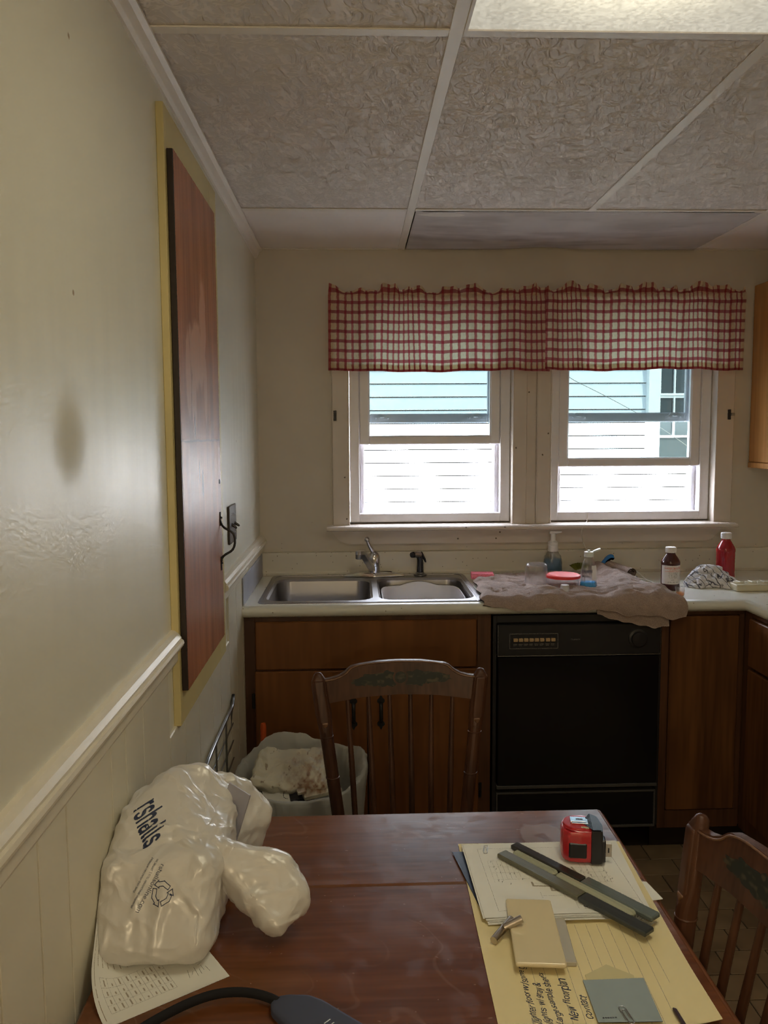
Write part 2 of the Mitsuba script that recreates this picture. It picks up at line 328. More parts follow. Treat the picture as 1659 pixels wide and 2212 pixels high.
# chair rail: stepped moulding in two runs
def rail(y0, y1):
    pr = Polygon([(0, 1.040), (.010, 1.040), (.013, 1.046), (.013, 1.066), (.020, 1.074), (.026, 1.078), (.028, 1.084), (.026, 1.090), (.022, 1.092), (.022, 1.096), (.016, 1.104), (.008, 1.110), (0, 1.112)])
    m = extr(pr, y1 - y0); m.apply_transform(mat4((0, y1, 0), (1, 0, 0), (0, 0, 1), (0, -1, 0))); return m
struct('trim_1', 'cream stepped chair rail along the left wall in front of the ironing board cabinet', rail(YR, -1.673), 'mat_trim')
struct('trim_2', 'short cream chair rail above the grey end splash', rail(-1.046, 0), 'mat_trim')
cp = Polygon([(0, 2.238), (.006, 2.238), (.012, 2.246), (.020, 2.262), (.030, 2.268), (.030, 2.273), (0, 2.273)])
m = extr(cp, -YR); m.apply_transform(mat4((0, 0, 0), (1, 0, 0), (0, 0, 1), (0, -1, 0)))
struct('trim_3', 'white moulding where the left wall meets the ceiling', m, 'mat_grid')
struct('baseboard_left', None, bx(0, .014, YR, -.64, 0, .10, .004), 'mat_trim')
# back wall with its two openings
W1, W2, ZS, ZT, WT = (0.375, 1.053), (1.216, 1.908), 1.150, 2.055, 0.16
struct('wall_back', None, cat(bx(-.12, W1[0], 0, WT, -.3, H + .25), bx(W1[1], W2[0], 0, WT, -.3, H + .25), bx(W2[1], XR + .12, 0, WT, -.3, H + .25),
       bx(W1[0], W1[1], 0, WT, -.3, ZS), bx(W2[0], W2[1], 0, WT, -.3, ZS), bx(W1[0], W1[1], 0, WT, ZT, H + .25), bx(W2[0], W2[1], 0, WT, ZT, H + .25)), 'mat_wall_back')
struct('wall_right', None, bx(XR, XR + .12, YR, 0, 0, H + .25), 'mat_wall_plain')
struct('wall_rear', None, bx(-.12, XR + .12, YR - .12, YR, 0, H + .25), 'mat_wall_plain')
# suspended ceiling: plenum lid, grid bars, tiles
struct('ceiling', None, bx(-.12, XR + .12, YR - .12, .16, H + .16, H + .25), 'mat_plenum')
GX = [0.594, 1.204, 1.814]; C1, C2, C3, C4 = -0.586, -1.806, -3.026, -4.246
def bar(x0, x1, y0, y1): part('ceiling', 'grid_bar', bx(x0, x1, y0, y1, H, H + .0035, .001), 'mat_grid')
w = .0135
bar(GX[0] - w, GX[0] + w, YR, 0); bar(GX[1] - w, GX[1] + w, YR, C1 + w); bar(GX[2] - w, GX[2] + w, YR, 0)
for y in (C1, C2, C3, C4):
    for x0, x1 in ((.022, GX[0] - w), (GX[0] + w, GX[2] - w), (GX[2] + w, XR)): bar(x0, x1, y - w, y + w)
bar(.022, GX[0] - w, -.010, 0); bar(GX[2] + w, XR, -.010, 0)
def ctile(x0, x1, y0, y1, m, dz=0): part('ceiling', 'tile', bx(x0 - .011, x1 + .011, y0 - .011, y1 + .011, H + .0042 + dz, H + .018 + dz), m)
xs = [0.006] + GX + [XR - .006]
for y1, y0 in ((C1, C2), (C2, C3), (C3, C4), (C4, YR + .03)):
    for a, b in zip(xs[:-1], xs[1:]):
        if abs(a - GX[0]) < .01 and y1 == C2: continue          # the light fixture sits here
        ctile(a + w if a > .01 else a + .012, b - w, y0 + w, y1 - w, 'mat_tile')
ctile(.02, GX[0] - w, C1 + w, -.012, 'mat_tile_plain'); ctile(GX[2] + w, XR - .02, C1 + w, -.012, 'mat_tile_plain')
def sag(u, v):
    x = GX[0] + w + .004 + u * (GX[2] - GX[0] - 2 * w - .008); y = C1 + .004 + v * (-C1 - .012)
    z = H + .012 - .014 * np.sin(np.pi * u) * np.sin(np.pi * np.clip(v * 1.15, 0, 1)) + .010 * np.clip(v - .8, 0, 1) * 5 * np.exp(-((u - .47) / .10) ** 2)
    return np.c_[x, y, z]
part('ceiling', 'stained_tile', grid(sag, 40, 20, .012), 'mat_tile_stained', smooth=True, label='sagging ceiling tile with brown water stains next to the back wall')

# ceiling light with a prismatic lens
L = thing('ceiling_light', 'recessed ceiling light with a frosted prismatic lens glowing yellow', 'ceiling light')
part(L, 'frame', cat(bx(GX[0] + w, GX[0] + w + .006, C3 + w, C2 - w, H - .004, H + .10), bx(GX[1] - w - .006, GX[1] - w, C3 + w, C2 - w, H - .004, H + .10),
     bx(GX[0] + w, GX[1] - w, C2 - w - .006, C2 - w, H - .004, H + .10), bx(GX[0] + w, GX[1] - w, C3 + w, C3 + w + .006, H - .004, H + .10), bx(GX[0] + w, GX[1] - w, C3 + w, C2 - w, H + .095, H + .10)), 'mat_grid')
def lens_glow(p, n, uv):
    x, y = 0.6135 + uv.x * 0.571, -1.8255 - uv.y * 1.181
    d = dr.sqrt(dr.square((x - 0.88) / 0.17) + dr.square((y + 2.36) / 0.235))     # the bulb above the lens
    pr = 0.72 + 0.56 * fbm(x * 170, y * 170, 1.0, 2)
    tube_ = 0.30 + 0.12 * fbm(x * 6, y * 6, 2.0, 2)
    return (mi.Color3f(0.93, 0.89, 0.75) * tube_ + mi.Color3f(1.0, 0.90, 0.62) * 10.0 * dr.exp(-d * d)) * pr * PANEL_LIGHT
lx0, lx1, ly0, ly1 = .6135, 1.1845, -3.0065, -1.8255
part(L, 'lens', tm([(lx0, ly1, H - .001), (lx1, ly1, H - .001), (lx1, ly0, H - .001), (lx0, ly0, H - .001)], [[0, 1, 2], [0, 2, 3]]), princ('', (0.45, 0.44, 0.40), 0.9, 0.05), label='frosted prismatic lens',
     uv=V([[0, 0], [1, 0], [1, 1], [0, 1.]]), emitter={'type': 'area', 'radiance': proc(lens_glow)})

# unseen warm lamp behind the camera, placed to light the left wall and ceiling
G = thing('unseen_floor_lamp', 'unseen floor lamp with a warm globe behind the camera, lighting the room', 'floor lamp'); gx_, gy_, gz_ = .30, -4.35, 1.50
part(G, 'base', lathe([(0, .0015), (.13, .0015), (.13, .012), (.03, .025), (0, .025)], 32, (gx_, gy_, 0)), 'mat_dim_chrome', smooth=40)
part(G, 'pole', tube([(gx_, gy_, .02), (gx_, gy_, gz_ - .10)], .011, 14), 'mat_dim_chrome', smooth=True)
part(G, 'globe', frommf(sph((gx_, gy_, gz_), .105, 32)), plastic((.8, .7, .5)), smooth=True, emitter={'type': 'area', 'radiance': {'type': 'rgb', 'value': [UNSEEN_LAMP_LIGHT, UNSEEN_LAMP_LIGHT * .80, UNSEEN_LAMP_LIGHT * .50]}})

# ---------------------------------------------------------------- windows
def ring(x0, x1, z0, z1, l, r, b, t, y0, y1, bev=.002):
    return cat(bx(x0, x0 + l, y0, y1, z0, z1, bev), bx(x1 - r, x1, y0, y1, z0, z1, bev), bx(x0 + l, x1 - r, y0, y1, z0, z0 + b, bev), bx(x0 + l, x1 - r, y0, y1, z1 - t, z1, bev))
def window(name, x0, x1, zr, label):
    struct(name, label)
    part(name, 'frame', cat(ring(x0 + .002, x1 - .002, 1.157, ZT, .040, .040, .036, .03, .028, .075), ring(x0 + .002, x1 - .002, 1.150, ZT, .060, .060, .030, .03, .075, .125)), 'mat_vinyl')
    jl, jr = x0 + .042, x1 - .042
    for xa, xb in ((jl + .010, jl + .016), (jr - .016, jr - .010)):
        part(name, 'track', bx(xa - .003, xb + .003, .070, .124, 1.185, ZT - .03, .002), 'mat_vinyl')
    s = f'{name}__raised_sash'
    labels[s] = {'label': 'raised white sash with tinted glass'}
    scene[s] = mikit.ply(ring(jl + .001, jr - .001, zr, 2.025, .041, .041, .036, .035, .036, .064, .004), 'mat_vinyl')
    part(s, 'pane', tm([[jl + .04, .05, zr + .034], [jr - .04, .05, zr + .034], [jr - .04, .05, 1.995], [jl + .04, .05, 1.995]], [[0, 1, 2], [0, 2, 3]]), 'mat_pane')
    part(s, 'glazing_bead', ring(jl + .040, jr - .040, zr + .034, 1.995, .004, .004, .004, .004, .040, .060, .001), 'mat_vinyl')
    u = f'{name}__upper_sash'
    scene[u] = mikit.ply(ring(jl + .012, jr - .012, 1.573, 2.03, .034, .034, .040, .03, .084, .110, .004), 'mat_vinyl')
    part(u, 'pane', tm([[jl + .04, .098, 1.61], [jr - .04, .098, 1.61], [jr - .04, .098, 2.005], [jl + .04, .098, 2.005]], [[0, 1, 2], [0, 2, 3]]), 'mat_pane_outer')
    for xc in (jl + .012 + .085, jr - .012 - .085):
        kp = cat(xz(Polygon([(-.036, 0), (.036, 0), (.036, .007), (.022, .012), (.016, .022), (-.016, .022), (-.022, .012), (-.036, .007)]), .076, .084), bx(-.010, .010, .068, .077, .006, .012, .002), *[frommf(sph((sx, .076, .005), .004, 10)) for sx in (-.026, .026)])
        part(u, 'sash_keeper', mv(kp, (xc, 0, 1.590)), 'mat_vinyl')
window('window_1', W1[0], W1[1], 1.483, 'left window with a raised white sash over an open gap')
window('window_2', W2[0], W2[1], 1.384, 'right window with its white sash raised halfway')
def casing(x0, x1, m='mat_casing'): part('trim_4', 'casing_board', cat(bx(x0, x1, -.020, 0, 1.149, 2.052, .003)), m)
struct('trim_4', 'painted wooden casing around both windows')
casing(.305, W1[0]); casing(W1[1], 1.113); casing(1.154, W2[0]); casing(W2[1], 1.985)
part('trim_4', 'mullion_strip', bx(1.113, 1.154, -.008, 0, 1.149, 2.052, .002), 'mat_casing')
part('trim_4', 'casing_board', bx(.305, 1.985, -.020, 0, 2.0525, 2.092, .003), 'mat_casing')
for x in (W1[0] - .006, W1[1] + .0, W2[0] - .006, W2[1]): part('trim_4', 'stop_bead', bx(x, x + .006, -.024, .028, 1.150, 2.05, .0015), 'mat_casing')
struct('trim_5', 'wooden window stool running below both windows', cat(xz(sbox(.281, 1.132, 1.981, 1.151), -.092, .03), frommf(hull(*[m3.Manifold.cylinder(.006, .0095, .0095, 12).rotate([0, 0, 0]).rotate([0, 90, 0]).translate([x, -.088, 1.1415]) for x in (.281, 1.975)]))), 'mat_casing', smooth=30)
ap = [(.300, 1.131), (.309, 1.112), (.325, 1.092), (.345, 1.079), (.370, 1.071), (1.88, 1.071), (1.905, 1.079), (1.935, 1.108), (1.950, 1.131)]
struct('trim_6', 'wooden apron board with rounded ends below the window stool', xz(Polygon(ap), -.020, 0), 'mat_casing')
for i_, (x, z, l) in enumerate(((.318, 1.604, 'small black catch screwed to the casing left of the left window'), (1.962, 1.601, 'small black catch with a chrome tongue on the casing right of the right window'))):
    k = thing('window_catch', l, 'window catch', 'black window catches')
    part(k, 'plate', bx(x - .006, x + .006, -.026, -.0201, z - .021, z + .021, .001), 'mat_iron')
    part(k, 'tongue', bx(x + .004, x + (.006 if i_ == 0 else .020), -.032, -.024, z - .006, z + .006, .0015), 'mat_iron' if i_ == 0 else 'mat_dim_chrome')

# ---------------------------------------------------------------- built-in ironing board cabinet on the left wall
IB = thing('ironing_board_cabinet', 'tall ironing board in a cream wooden frame built into the left wall', 'ironing board cabinet')
ff = .016
part(IB, 'frame_stile', bx(0, ff, -1.672, -1.648, .898, 2.200, .0015), 'mat_cream'); part(IB, 'frame_stile', bx(0, ff, -1.150, -1.047, .898, 2.200, .0015), 'mat_cream')
part(IB, 'frame_rail', bx(0, ff - .0005, -1.648, -1.150, 2.118, 2.200, .0015), 'mat_cream'); part(IB, 'frame_rail', bx(0, ff - .0005, -1.648, -1.150, .898, .978, .0015), 'mat_cream')
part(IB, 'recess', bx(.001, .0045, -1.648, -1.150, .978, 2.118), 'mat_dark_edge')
part(IB, 'board', bx(.0165, .0300, -1.6515, -1.154, .972, 2.114, .001), 'mat_ironing', label='worn brown wooden board with scraped pale patches')
part(IB, 'board_edge', bx(.0170, .0296, -1.6570, -1.6516, .973, 2.113, .0008), 'mat_dark_edge', label='dark brown edge of the board with shade painted in')  # near-black colour carries the unlit side on top of the dark paint
yk = -1.188; dx = -.015
hp = spline([(.046 + dx, yk - .004, 1.300), (.050 + dx, yk, 1.285), (.056 + dx, yk + .006, 1.276), (.076 + dx, yk + .012, 1.262), (.083 + dx, yk + .010, 1.238), (.075 + dx, yk + .004, 1.214), (.056 + dx, yk, 1.202), (.050 + dx, yk, 1.196), (.047 + dx, yk - .003, 1.186)], 40)
hk = part(IB, 'handle', tube(hp, .0032, 8), 'mat_iron', smooth=True, label='black iron pull handle')
for za, zc_ in ((1.282, 1.304), (1.160, 1.180)): part(hk, 'plate', cat(bx(.0302, .033, yk - .004, yk + .004, za, za + .038, .001), frommf(sph((.034, yk, zc_), .003, 8))), 'mat_iron')
part(IB, 'key_hole', lathe([(0, 0), (.006, 0), (.006, .002), (0, .002)], 16).apply_transform(mat4((.0295, -1.180, 1.402), (0, 1, 0), (0, 0, 1), (1, 0, 0))), 'mat_iron')

# light switch
SW = thing('light_switch', 'dark brown light switch plate on the left wall beside the ironing board', 'light switch')
part(SW, 'plate', rbox(.000, .008, -.868, -.728, 1.186, 1.306, .003, 8), plastic((.030, .022, .018), .35), smooth=35)
for yy in (-.828, -.768): part(SW, 'toggle', put(hull(sph((0, 0, 0), .0045, 10), sph((.013, 0, -.009), .0038, 10)), mat4((.008, yy, 1.246), (1, 0, 0), (0, 1, 0), (0, 0, 1))), plastic((.02, .015, .013), .3), smooth=True)
for yy in (-.828, -.768):
    for zz in (1.216, 1.276): part(SW, 'screw', frommf(sph((.0075, yy, zz), .0028, 8)), 'mat_dim_chrome', smooth=True)

# ---------------------------------------------------------------- outdoors
NY = 3.0
house = thing('neighbor_house', 'neighbouring house clad in pale blue-white lap siding outside the windows', 'house')
mat('mat_siding', princ('', (.76, .79, .83), .6, .3)); mat('mat_white_paint', princ('', (.85, .86, .86), .5, .4))
part(house, 'wall', bx(-4.5, 8.0, NY + .03, NY + .3, -.4, 2.45), 'mat_siding')
pz = 1.300 - .1022 * 15
mat('mat_lap_shade', princ('', (.03, .035, .035), .9, .1)); part(house, 'lap_shade_sheet', bx(-4.4, 8, NY + .024, NY + .03, -.3, 2.44), 'mat_lap_shade')  # dark sheet behind the slots paints the shadow lines under the laps
cb = tm([(-4.4, NY - .004, .006), (8, NY - .004, .006), (8, NY + .008, .1022), (-4.4, NY + .008, .1022), (-4.4, NY + .024, .006), (8, NY + .024, .006), (8, NY + .024, .1022), (-4.4, NY + .024, .1022)],
        [[0, 1, 2], [0, 2, 3], [5, 4, 7], [5, 7, 6], [4, 5, 1], [4, 1, 0], [3, 2, 6], [3, 6, 7], [4, 0, 3], [4, 3, 7], [1, 5, 6], [1, 6, 2]])
while pz < 2.33:
    part(house, 'clapboard', mv(cb, (0, 0, pz)), 'mat_siding'); pz += .1022
part(house, 'unseen_eave', bx(-4.6, 8.1, NY - .15, NY + .35, 2.42, 2.56), 'mat_white_paint')  # out of view, set low so skylight reaches the counter
nw = part(house, 'window', ring(2.69, 3.62, 1.222, 2.16, .092, .092, .045, .09, NY - .055, NY + .02, .003), 'mat_white_paint')
scene[nw + '__sash'] = mikit.ply(cat(ring(2.780, 3.53, 1.815, 2.11, .012, .012, .018, .02, NY - .042, NY - .010, .002), ring(2.780, 3.53, 1.262, 1.815, .012, .012, .03, .018, NY - .034, NY - .008, .002),
        bx(2.897, 2.908, NY - .038, NY - .012, 1.50, 2.10), bx(3.15, 3.161, NY - .038, NY - .012, 1.50, 2.10), bx(2.785, 3.525, NY - .032, NY - .012, 1.489, 1.506)), 'mat_white_paint')
scene[nw + '__pane'] = mikit.ply(bx(2.785, 3.525, NY - .016, NY - .011, 1.26, 2.11), 'mat_pane_dark')
mat('mat_ground', princ('', proc(tint((.46, .45, .41), 3, .2)), .9, .1))  # out of view, kept pale to bounce daylight onto the ceiling
struct('ground', None, bx(-6, 9, .16, 6, -.5, -.3), 'mat_ground')
w_ = thing('utility_wire', 'thin dark cable sagging outdoors, seen through the right window', 'cable')
scene[w_] = mikit.ply(tube(spline([(1.20, .163, 2.25), (1.33, .45, 1.90), (1.62, 1.0, 1.79), (1.96, 1.5, 1.72), (2.26, 1.8, 1.62), (2.72, 2.2, 1.42), (3.9, 2.99, .85)], 50), .0014, 6), 'mat_print_grey', smooth=True)
# ================================================================ CABINETS, COUNTER, SINK
ZC = 0.942
def arrow_handle(parent, x, y, z0, z1):
    zc = (z0 + z1) / 2
    def spade(s):
        return Polygon([(0, s * .034), (.006, s * .022), (.0125, s * .016), (.013, s * .009), (.008, s * .004), (.004, 0), (-.004, 0), (-.008, s * .004), (-.013, s * .009), (-.0125, s * .016), (-.006, s * .022)])
    k = part(parent, 'handle', tube(spline([(x, y - .002, z1 - .030), (x, y - .014, z1 - .040), (x, y - .017, zc), (x, y - .014, z0 + .040), (x, y - .002, z0 + .030)], 20), [.0065] * 20, 8), 'mat_iron', smooth=True, label='black wrought iron spade-tipped pull handle')
    part(k, 'spade_plate', mv(xz(spade(1), y - .004, y), (x, 0, z1 - .034)), 'mat_iron'); part(k, 'spade_plate', mv(xz(spade(-1), y - .004, y), (x, 0, z0 + .034)), 'mat_iron')
def panel_door(x0, x1, z0, z1, y=-.600, t=.018): return bx(x0, x1, y - t, y, z0, z1, .004)
SC = thing('sink_cabinet', 'brown wooden base cabinet under the stainless sink', 'kitchen cabinet')
part(SC, 'body', cat(bx(.002, .018, -.582, -.004, .10, .898), bx(.852, .868, -.582, -.004, .10, .898), bx(.018, .852, -.582, -.004, .10, .116), bx(.018, .852, -.012, -.004, .10, .72)), 'mat_cabinet')
part(SC, 'face_frame', cat(bx(.002, .045, -.600, -.582, .10, .898, .001), bx(.822, .870, -.600, -.582, .10, .898, .001), bx(.045, .822, -.600, -.582, .876, .898, .001), bx(.045, .822, -.600, -.582, .690, .725, .001), bx(.045, .822, -.600, -.582, .10, .15, .001), bx(.424, .444, -.600, -.582, .15, .69, .001)), 'mat_cabinet_frame')
part(SC, 'toe_kick', bx(.002, .870, -.540, -.530, .0, .10), 'mat_dark_edge')
part(SC, 'false_drawer_front', panel_door(.047, .818, .713, .882), 'mat_cabinet_flat')
d = part(SC, 'door', panel_door(.043, .431, .152, .707), 'mat_cabinet_flat'); arrow_handle(d, .385, -.618, .494, .620)
d = part(SC, 'door', panel_door(.437, .826, .152, .707), 'mat_cabinet_flat'); arrow_handle(d, .481, -.618, .494, .620)
for x in (.036, .833):
    for z in (.600, .260): part(SC, 'hinge', cat(bx(x - .006, x + .006, -.6055, -.600, z - .026, z + .026, .001), tube([(x, -.607, z - .026), (x, -.607, z + .026)], .004, 8)), 'mat_iron')
# dishwasher
DW = thing('dishwasher', 'black built-in dishwasher with a row of gold buttons', 'dishwasher')
part(DW, 'body', bx(.876, 1.474, -.590, -.02, .11, .896), 'mat_black_enamel')
part(DW, 'trim_frame', cat(bx(.876, .889, -.606, -.590, .115, .892, .001), bx(1.466, 1.476, -.606, -.590, .115, .892, .001), bx(.889, 1.466, -.604, -.590, .866, .892, .001)), 'mat_black_plastic')
cpn = part(DW, 'control_panel', bx(.890, 1.466, -.624, -.590, .752, .862, .003), 'mat_black_plastic')
part(cpn, 'bright_line', cat(bx(.890, 1.466, -.6255, -.6238, .750, .7535), bx(.890, .8915, -.6255, -.6238, .753, .862), bx(1.4645, 1.466, -.6255, -.6238, .753, .862)), 'mat_dim_chrome')
part(cpn, 'button_frame', ring(.931, 1.102, .777, .831, .0015, .0015, .0015, .0015, -.626, -.6238, 0), 'mat_dim_chrome')
for q in range(8):
    x = .9445 + q * .0186 + (.002 if q > 5 else 0)
    part(cpn, 'button', bx(x, x + .0155, -.631, -.6238, .803, .815, .0015), 'mat_gold_button', label='small gold push button')
    part(cpn, 'lettering', mv(xz(sbox(x, .7925, x + .014, .7945), -.6246, -.6238), (0, 0, 0)), 'mat_print_grey'); part(cpn, 'lettering', mv(xz(sbox(x + .001, .788, x + .012, .7895), -.6246, -.6238), (0, 0, 0)), 'mat_print_grey')
t = meshkit.text_mesh('Thermador', .0048, .0005); t.apply_transform(mat4((1.146, -.6238, .806), (1, 0, 0), (0, 0, 1), (0, -1, 0)))
part(cpn, 'brand_lettering', t, 'mat_print_grey')
kn = lathe([(0, 0), (.034, 0), (.034, .004), (.026, .006), (.025, .016), (0, .017)], 32); kn.apply_transform(mat4((1.385, -.624, .808), (1, 0, 0), (0, 0, 1), (0, -1, 0))); part(cpn, 'dial', kn, 'mat_black_plastic', smooth=30)
part(DW, 'door', bx(.892, 1.464, -.620, -.590, .280, .747, .003), 'mat_black_enamel')
part(DW, 'door_strip', bx(.890, 1.466, -.623, -.590, .268, .279, .001), 'mat_dw_trim')
part(DW, 'kick_strip', cat(bx(.890, 1.466, -.612, -.590, .243, .250, .001), bx(.890, 1.466, -.612, -.590, .112, .120, .001), bx(.890, .896, -.612, -.590, .12, .243, .001), bx(1.460, 1.466, -.612, -.590, .12, .243, .001)), 'mat_dw_trim')
part(DW, 'kick_plate', bx(.896, 1.460, -.606, -.590, .120, .243), 'mat_black_enamel')
# corner cabinet and the run along the right wall
CC = thing('corner_cabinet', 'dark brown wooden cabinet with one plain door right of the dishwasher', 'kitchen cabinet')
part(CC, 'body', bx(1.480, 2.35, -.582, -.004, .10, .898), 'mat_cabinet')
part(CC, 'face_frame', cat(bx(1.478, 1.505, -.600, -.582, .10, .898, .001), bx(1.505, 1.775, -.600, -.582, .884, .898, .001), bx(1.505, 1.775, -.600, -.582, .10, .166, .001), bx(1.757, 1.775, -.600, -.582, .166, .884, .001)), 'mat_cabinet_frame')
part(CC, 'door', bx(1.507, 1.755, -.606, -.588, .169, .880, .003), 'mat_cabinet')
part(CC, 'toe_kick', bx(1.478, 1.86, -.530, -.520, 0, .10), 'mat_dark_edge')
RC = thing('right_base_cabinet', 'brown base cabinet running along the right wall', 'kitchen cabinet')
part(RC, 'body', bx(1.795, 2.35, -1.90, -.584, .10, .898), 'mat_cabinet')
part(RC, 'face_frame', cat(bx(1.776, 1.794, -.650, -.602, .10, .898, .001), bx(1.776, 1.794, -1.90, -.650, .884, .898, .001), bx(1.776, 1.794, -1.90, -.650, .10, .16, .001)), 'mat_cabinet_frame')
for a, b in ((-1.25, -.655), (-1.88, -1.26)):
    d = part(RC, 'door', bx(1.764, 1.780, a, b, .165, .70, .003), 'mat_cabinet'); part(RC, 'drawer_front', bx(1.764, 1.780, a, b, .712, .880, .003), 'mat_cabinet')
part(RC, 'toe_kick', bx(1.86, 1.87, -1.90, -.53, 0, .10), 'mat_dark_edge')
# upper cabinet on the right
UC = thing('upper_cabinet', 'golden brown wooden wall cabinet at the right end of the back wall', 'wall cabinet')
part(UC, 'body', bx(2.075, 2.355, -.80, -.004, 1.395, 2.135), 'mat_upper')
part(UC, 'door', bx(2.058, 2.0748, -.44, -.006, 1.402, 2.130, .003), 'mat_upper'); part(UC, 'door', bx(2.058, 2.0748, -.80, -.445, 1.402, 2.130, .003), 'mat_upper')
part(UC, 'bottom_rail', bx(2.056, 2.0747, -.80, -.004, 1.378, 1.401, .002), 'mat_upper')
# counter: one continuous L-shaped top with rolled front edge and cove backsplash
def nose_x(x0, x1, y): return hull(*[m3.Manifold.cylinder(.001, .021, .021, 20).rotate([0, 90, 0]).translate([x, y, ZC - .021]) for x in (x0, x1 - .001)], *[m3.Manifold.cube([x1 - x0, .01, .042]).translate([x0, y + .03, ZC - .042])])
def nose_y(y0, y1, x): return hull(*[m3.Manifold.cylinder(.001, .021, .021, 20).rotate([90, 0, 0]).translate([x, y, ZC - .021]) for y in (y0 + .001, y1)], *[m3.Manifold.cube([.01, y1 - y0, .042]).translate([x + .03, y0, ZC - .042])])
slab = m3.Manifold.cube([2.357 - .0025, .59, .042]).translate([.0025, -.592, ZC - .042]) + m3.Manifold.cube([2.357 - 1.80, 1.4, .042]).translate([1.80, -1.95, ZC - .042]) + nose_x(.0025, 1.80, -.614) + nose_y(-1.95, -.56, 1.776)
slab = slab + m3.Manifold.cube([1.80 - 1.776, .06, .042]).translate([1.776, -.62, ZC - .042])
hole = vbox(.067, .833, -.588, -.075, .8, 1.0, .03)
slab = slab - hole
CT = thing('countertop', 'speckled off-white L-shaped laminate countertop with a rolled front edge', 'countertop')
part(CT, 'top', frommf(slab), 'mat_counter', smooth=25)
bsp = Polygon([(0, ZC), (-.040, ZC + .0005), (-.030, ZC + .003), (-.023, ZC + .010), (-.020, ZC + .020), (-.020, 1.028), (-.017, 1.037), (-.008, 1.040), (0, 1.040)])
part(CT, 'backsplash', yz(bsp, .0025, 2.357), 'mat_backsplash', smooth=25)
k = single('end_splash', 'dark grey laminate splash panel on the left wall beside the sink', 'splash panel', bx(.0075, .012, -.628, -.0405, ZC + .001, 1.039, .001), 'mat_grey_laminate')
# sink
SK = thing('kitchen_sink', 'double bowl stainless steel sink set in the countertop', 'sink')
outer = hull(*[vbox(.053, .847, -.602, -.030, ZC - .004, ZC + .0015, .035, 48), vbox(.058, .842, -.597, -.035, ZC + .0015, ZC + .0045, .032, 48)])
def bowl(x0, x1, y0, y1): return hull(vbox(x0, x1, y0, y1, ZC + .002, ZC + .02, .055, 48), *[sph((x, y, ZC - .165 + .05), .05, 24) for x in (x0 + .06, x1 - .06) for y in (y0 + .06, y1 - .06)])
def lip(x0, x1, y0, y1): return hull(vbox(x0 - .007, x1 + .007, y0 - .007, y1 + .007, ZC + .0035, ZC + .02, .060, 48), vbox(x0, x1, y0, y1, ZC - .006, ZC + .0036, .055, 48))
B1, B2 = (.082, .452, -.556, -.128), (.486, .816, -.556, -.128)
recess = vbox(.072, .828, -.575, -.052, ZC + .0028, ZC + .02, .03, 48)
plate = outer - recess
b1, b2 = bowl(*B1), bowl(*B2)
shell = (hull(vbox(B1[0] - .004, B1[1] + .004, B1[2] - .004, B1[3] + .004, ZC - .01, ZC - .002, .055, 48), bowl(B1[0] - .003, B1[1] + .003, B1[2] - .003, B1[3] + .003).translate([0, 0, -.003]).trim_by_plane([0, 0, -1], -(ZC - .002))) +
         hull(vbox(B2[0] - .004, B2[1] + .004, B2[2] - .004, B2[3] + .004, ZC - .01, ZC - .002, .055, 48), bowl(B2[0] - .003, B2[1] + .003, B2[2] - .003, B2[3] + .003).translate([0, 0, -.003]).trim_by_plane([0, 0, -1], -(ZC - .002))))
sink = (plate + shell) - b1 - b2 - lip(*B1) - lip(*B2)
part(SK, 'basin', frommf(sink), 'mat_steel', smooth=28)
for (x0, x1, y0, y1) in (B1, B2): part(SK, 'drain', lathe([(0, 0), (.040, 0), (.042, .002), (.030, .003), (.026, .001), (0, .001)], 32, ((x0 + x1) / 2, (y0 + y1) / 2, ZC - .1645)), 'mat_chrome', smooth=30)
# faucet
FA = thing('kitchen_faucet', 'chrome single lever kitchen faucet behind the sink bowls', 'faucet')
fx, fy = .473, -.078; zb = ZC + .0046
pl = hull(*[m3.Manifold.cylinder(.004, r, r, 32).translate([x, fy, zb]) for x, r in ((fx, .031), (fx - .118, .008), (fx + .118, .008))], *[m3.Manifold.cylinder(.001, r, r, 32).translate([x, fy, zb + .015]) for x, r in ((fx, .025), (fx - .06, .016), (fx + .06, .016))])
part(FA, 'deck_plate', frommf(pl), 'mat_chrome', smooth=35)
part(FA, 'body', lathe([(0, 0), (.023, 0), (.023, .030), (.0245, .032), (.0245, .058), (.023, .072), (.017, .084), (.008, .091), (0, .092)], 32, (fx, fy, zb + .012)), 'mat_chrome', smooth=35)
arm = hull(*[mv_ for mv_ in [m3.Manifold.cube([.022, .018, .016], True).translate([fx - .008, fy - .020, zb + .032]), m3.Manifold.cube([.022, .018, .014], True).translate([fx - .050, fy - .095, zb + .110])]])
part(FA, 'spout', frommf(arm), 'mat_chrome', smooth=25)
part(FA, 'spout', frommf(hull(m3.Manifold.cube([.022, .018, .014], True).translate([fx - .050, fy - .095, zb + .112]), m3.Manifold.cylinder(.014, .013, .013, 24).translate([fx - .064, fy - .115, zb + .106]))), 'mat_chrome', smooth=25)
part(FA, 'aerator', lathe([(0, 0), (.0115, 0), (.0125, .004), (.0125, .022), (0, .022)], 24, (fx - .064, fy - .115, zb + .088)), 'mat_dim_chrome', smooth=30)
lv = tube(spline([(fx - .004, fy, zb + .096), (fx - .012, fy - .006, zb + .112), (fx - .022, fy - .012, zb + .132), (fx - .027, fy - .016, zb + .146)], 16), np.linspace(.0095, .0055, 16), 14)
lk = part(FA, 'lever', lv, 'mat_chrome', smooth=True); part(lk, 'knob', frommf(sph((fx - .029, fy - .017, zb + .153), .0105, 20)), 'mat_chrome', smooth=True)
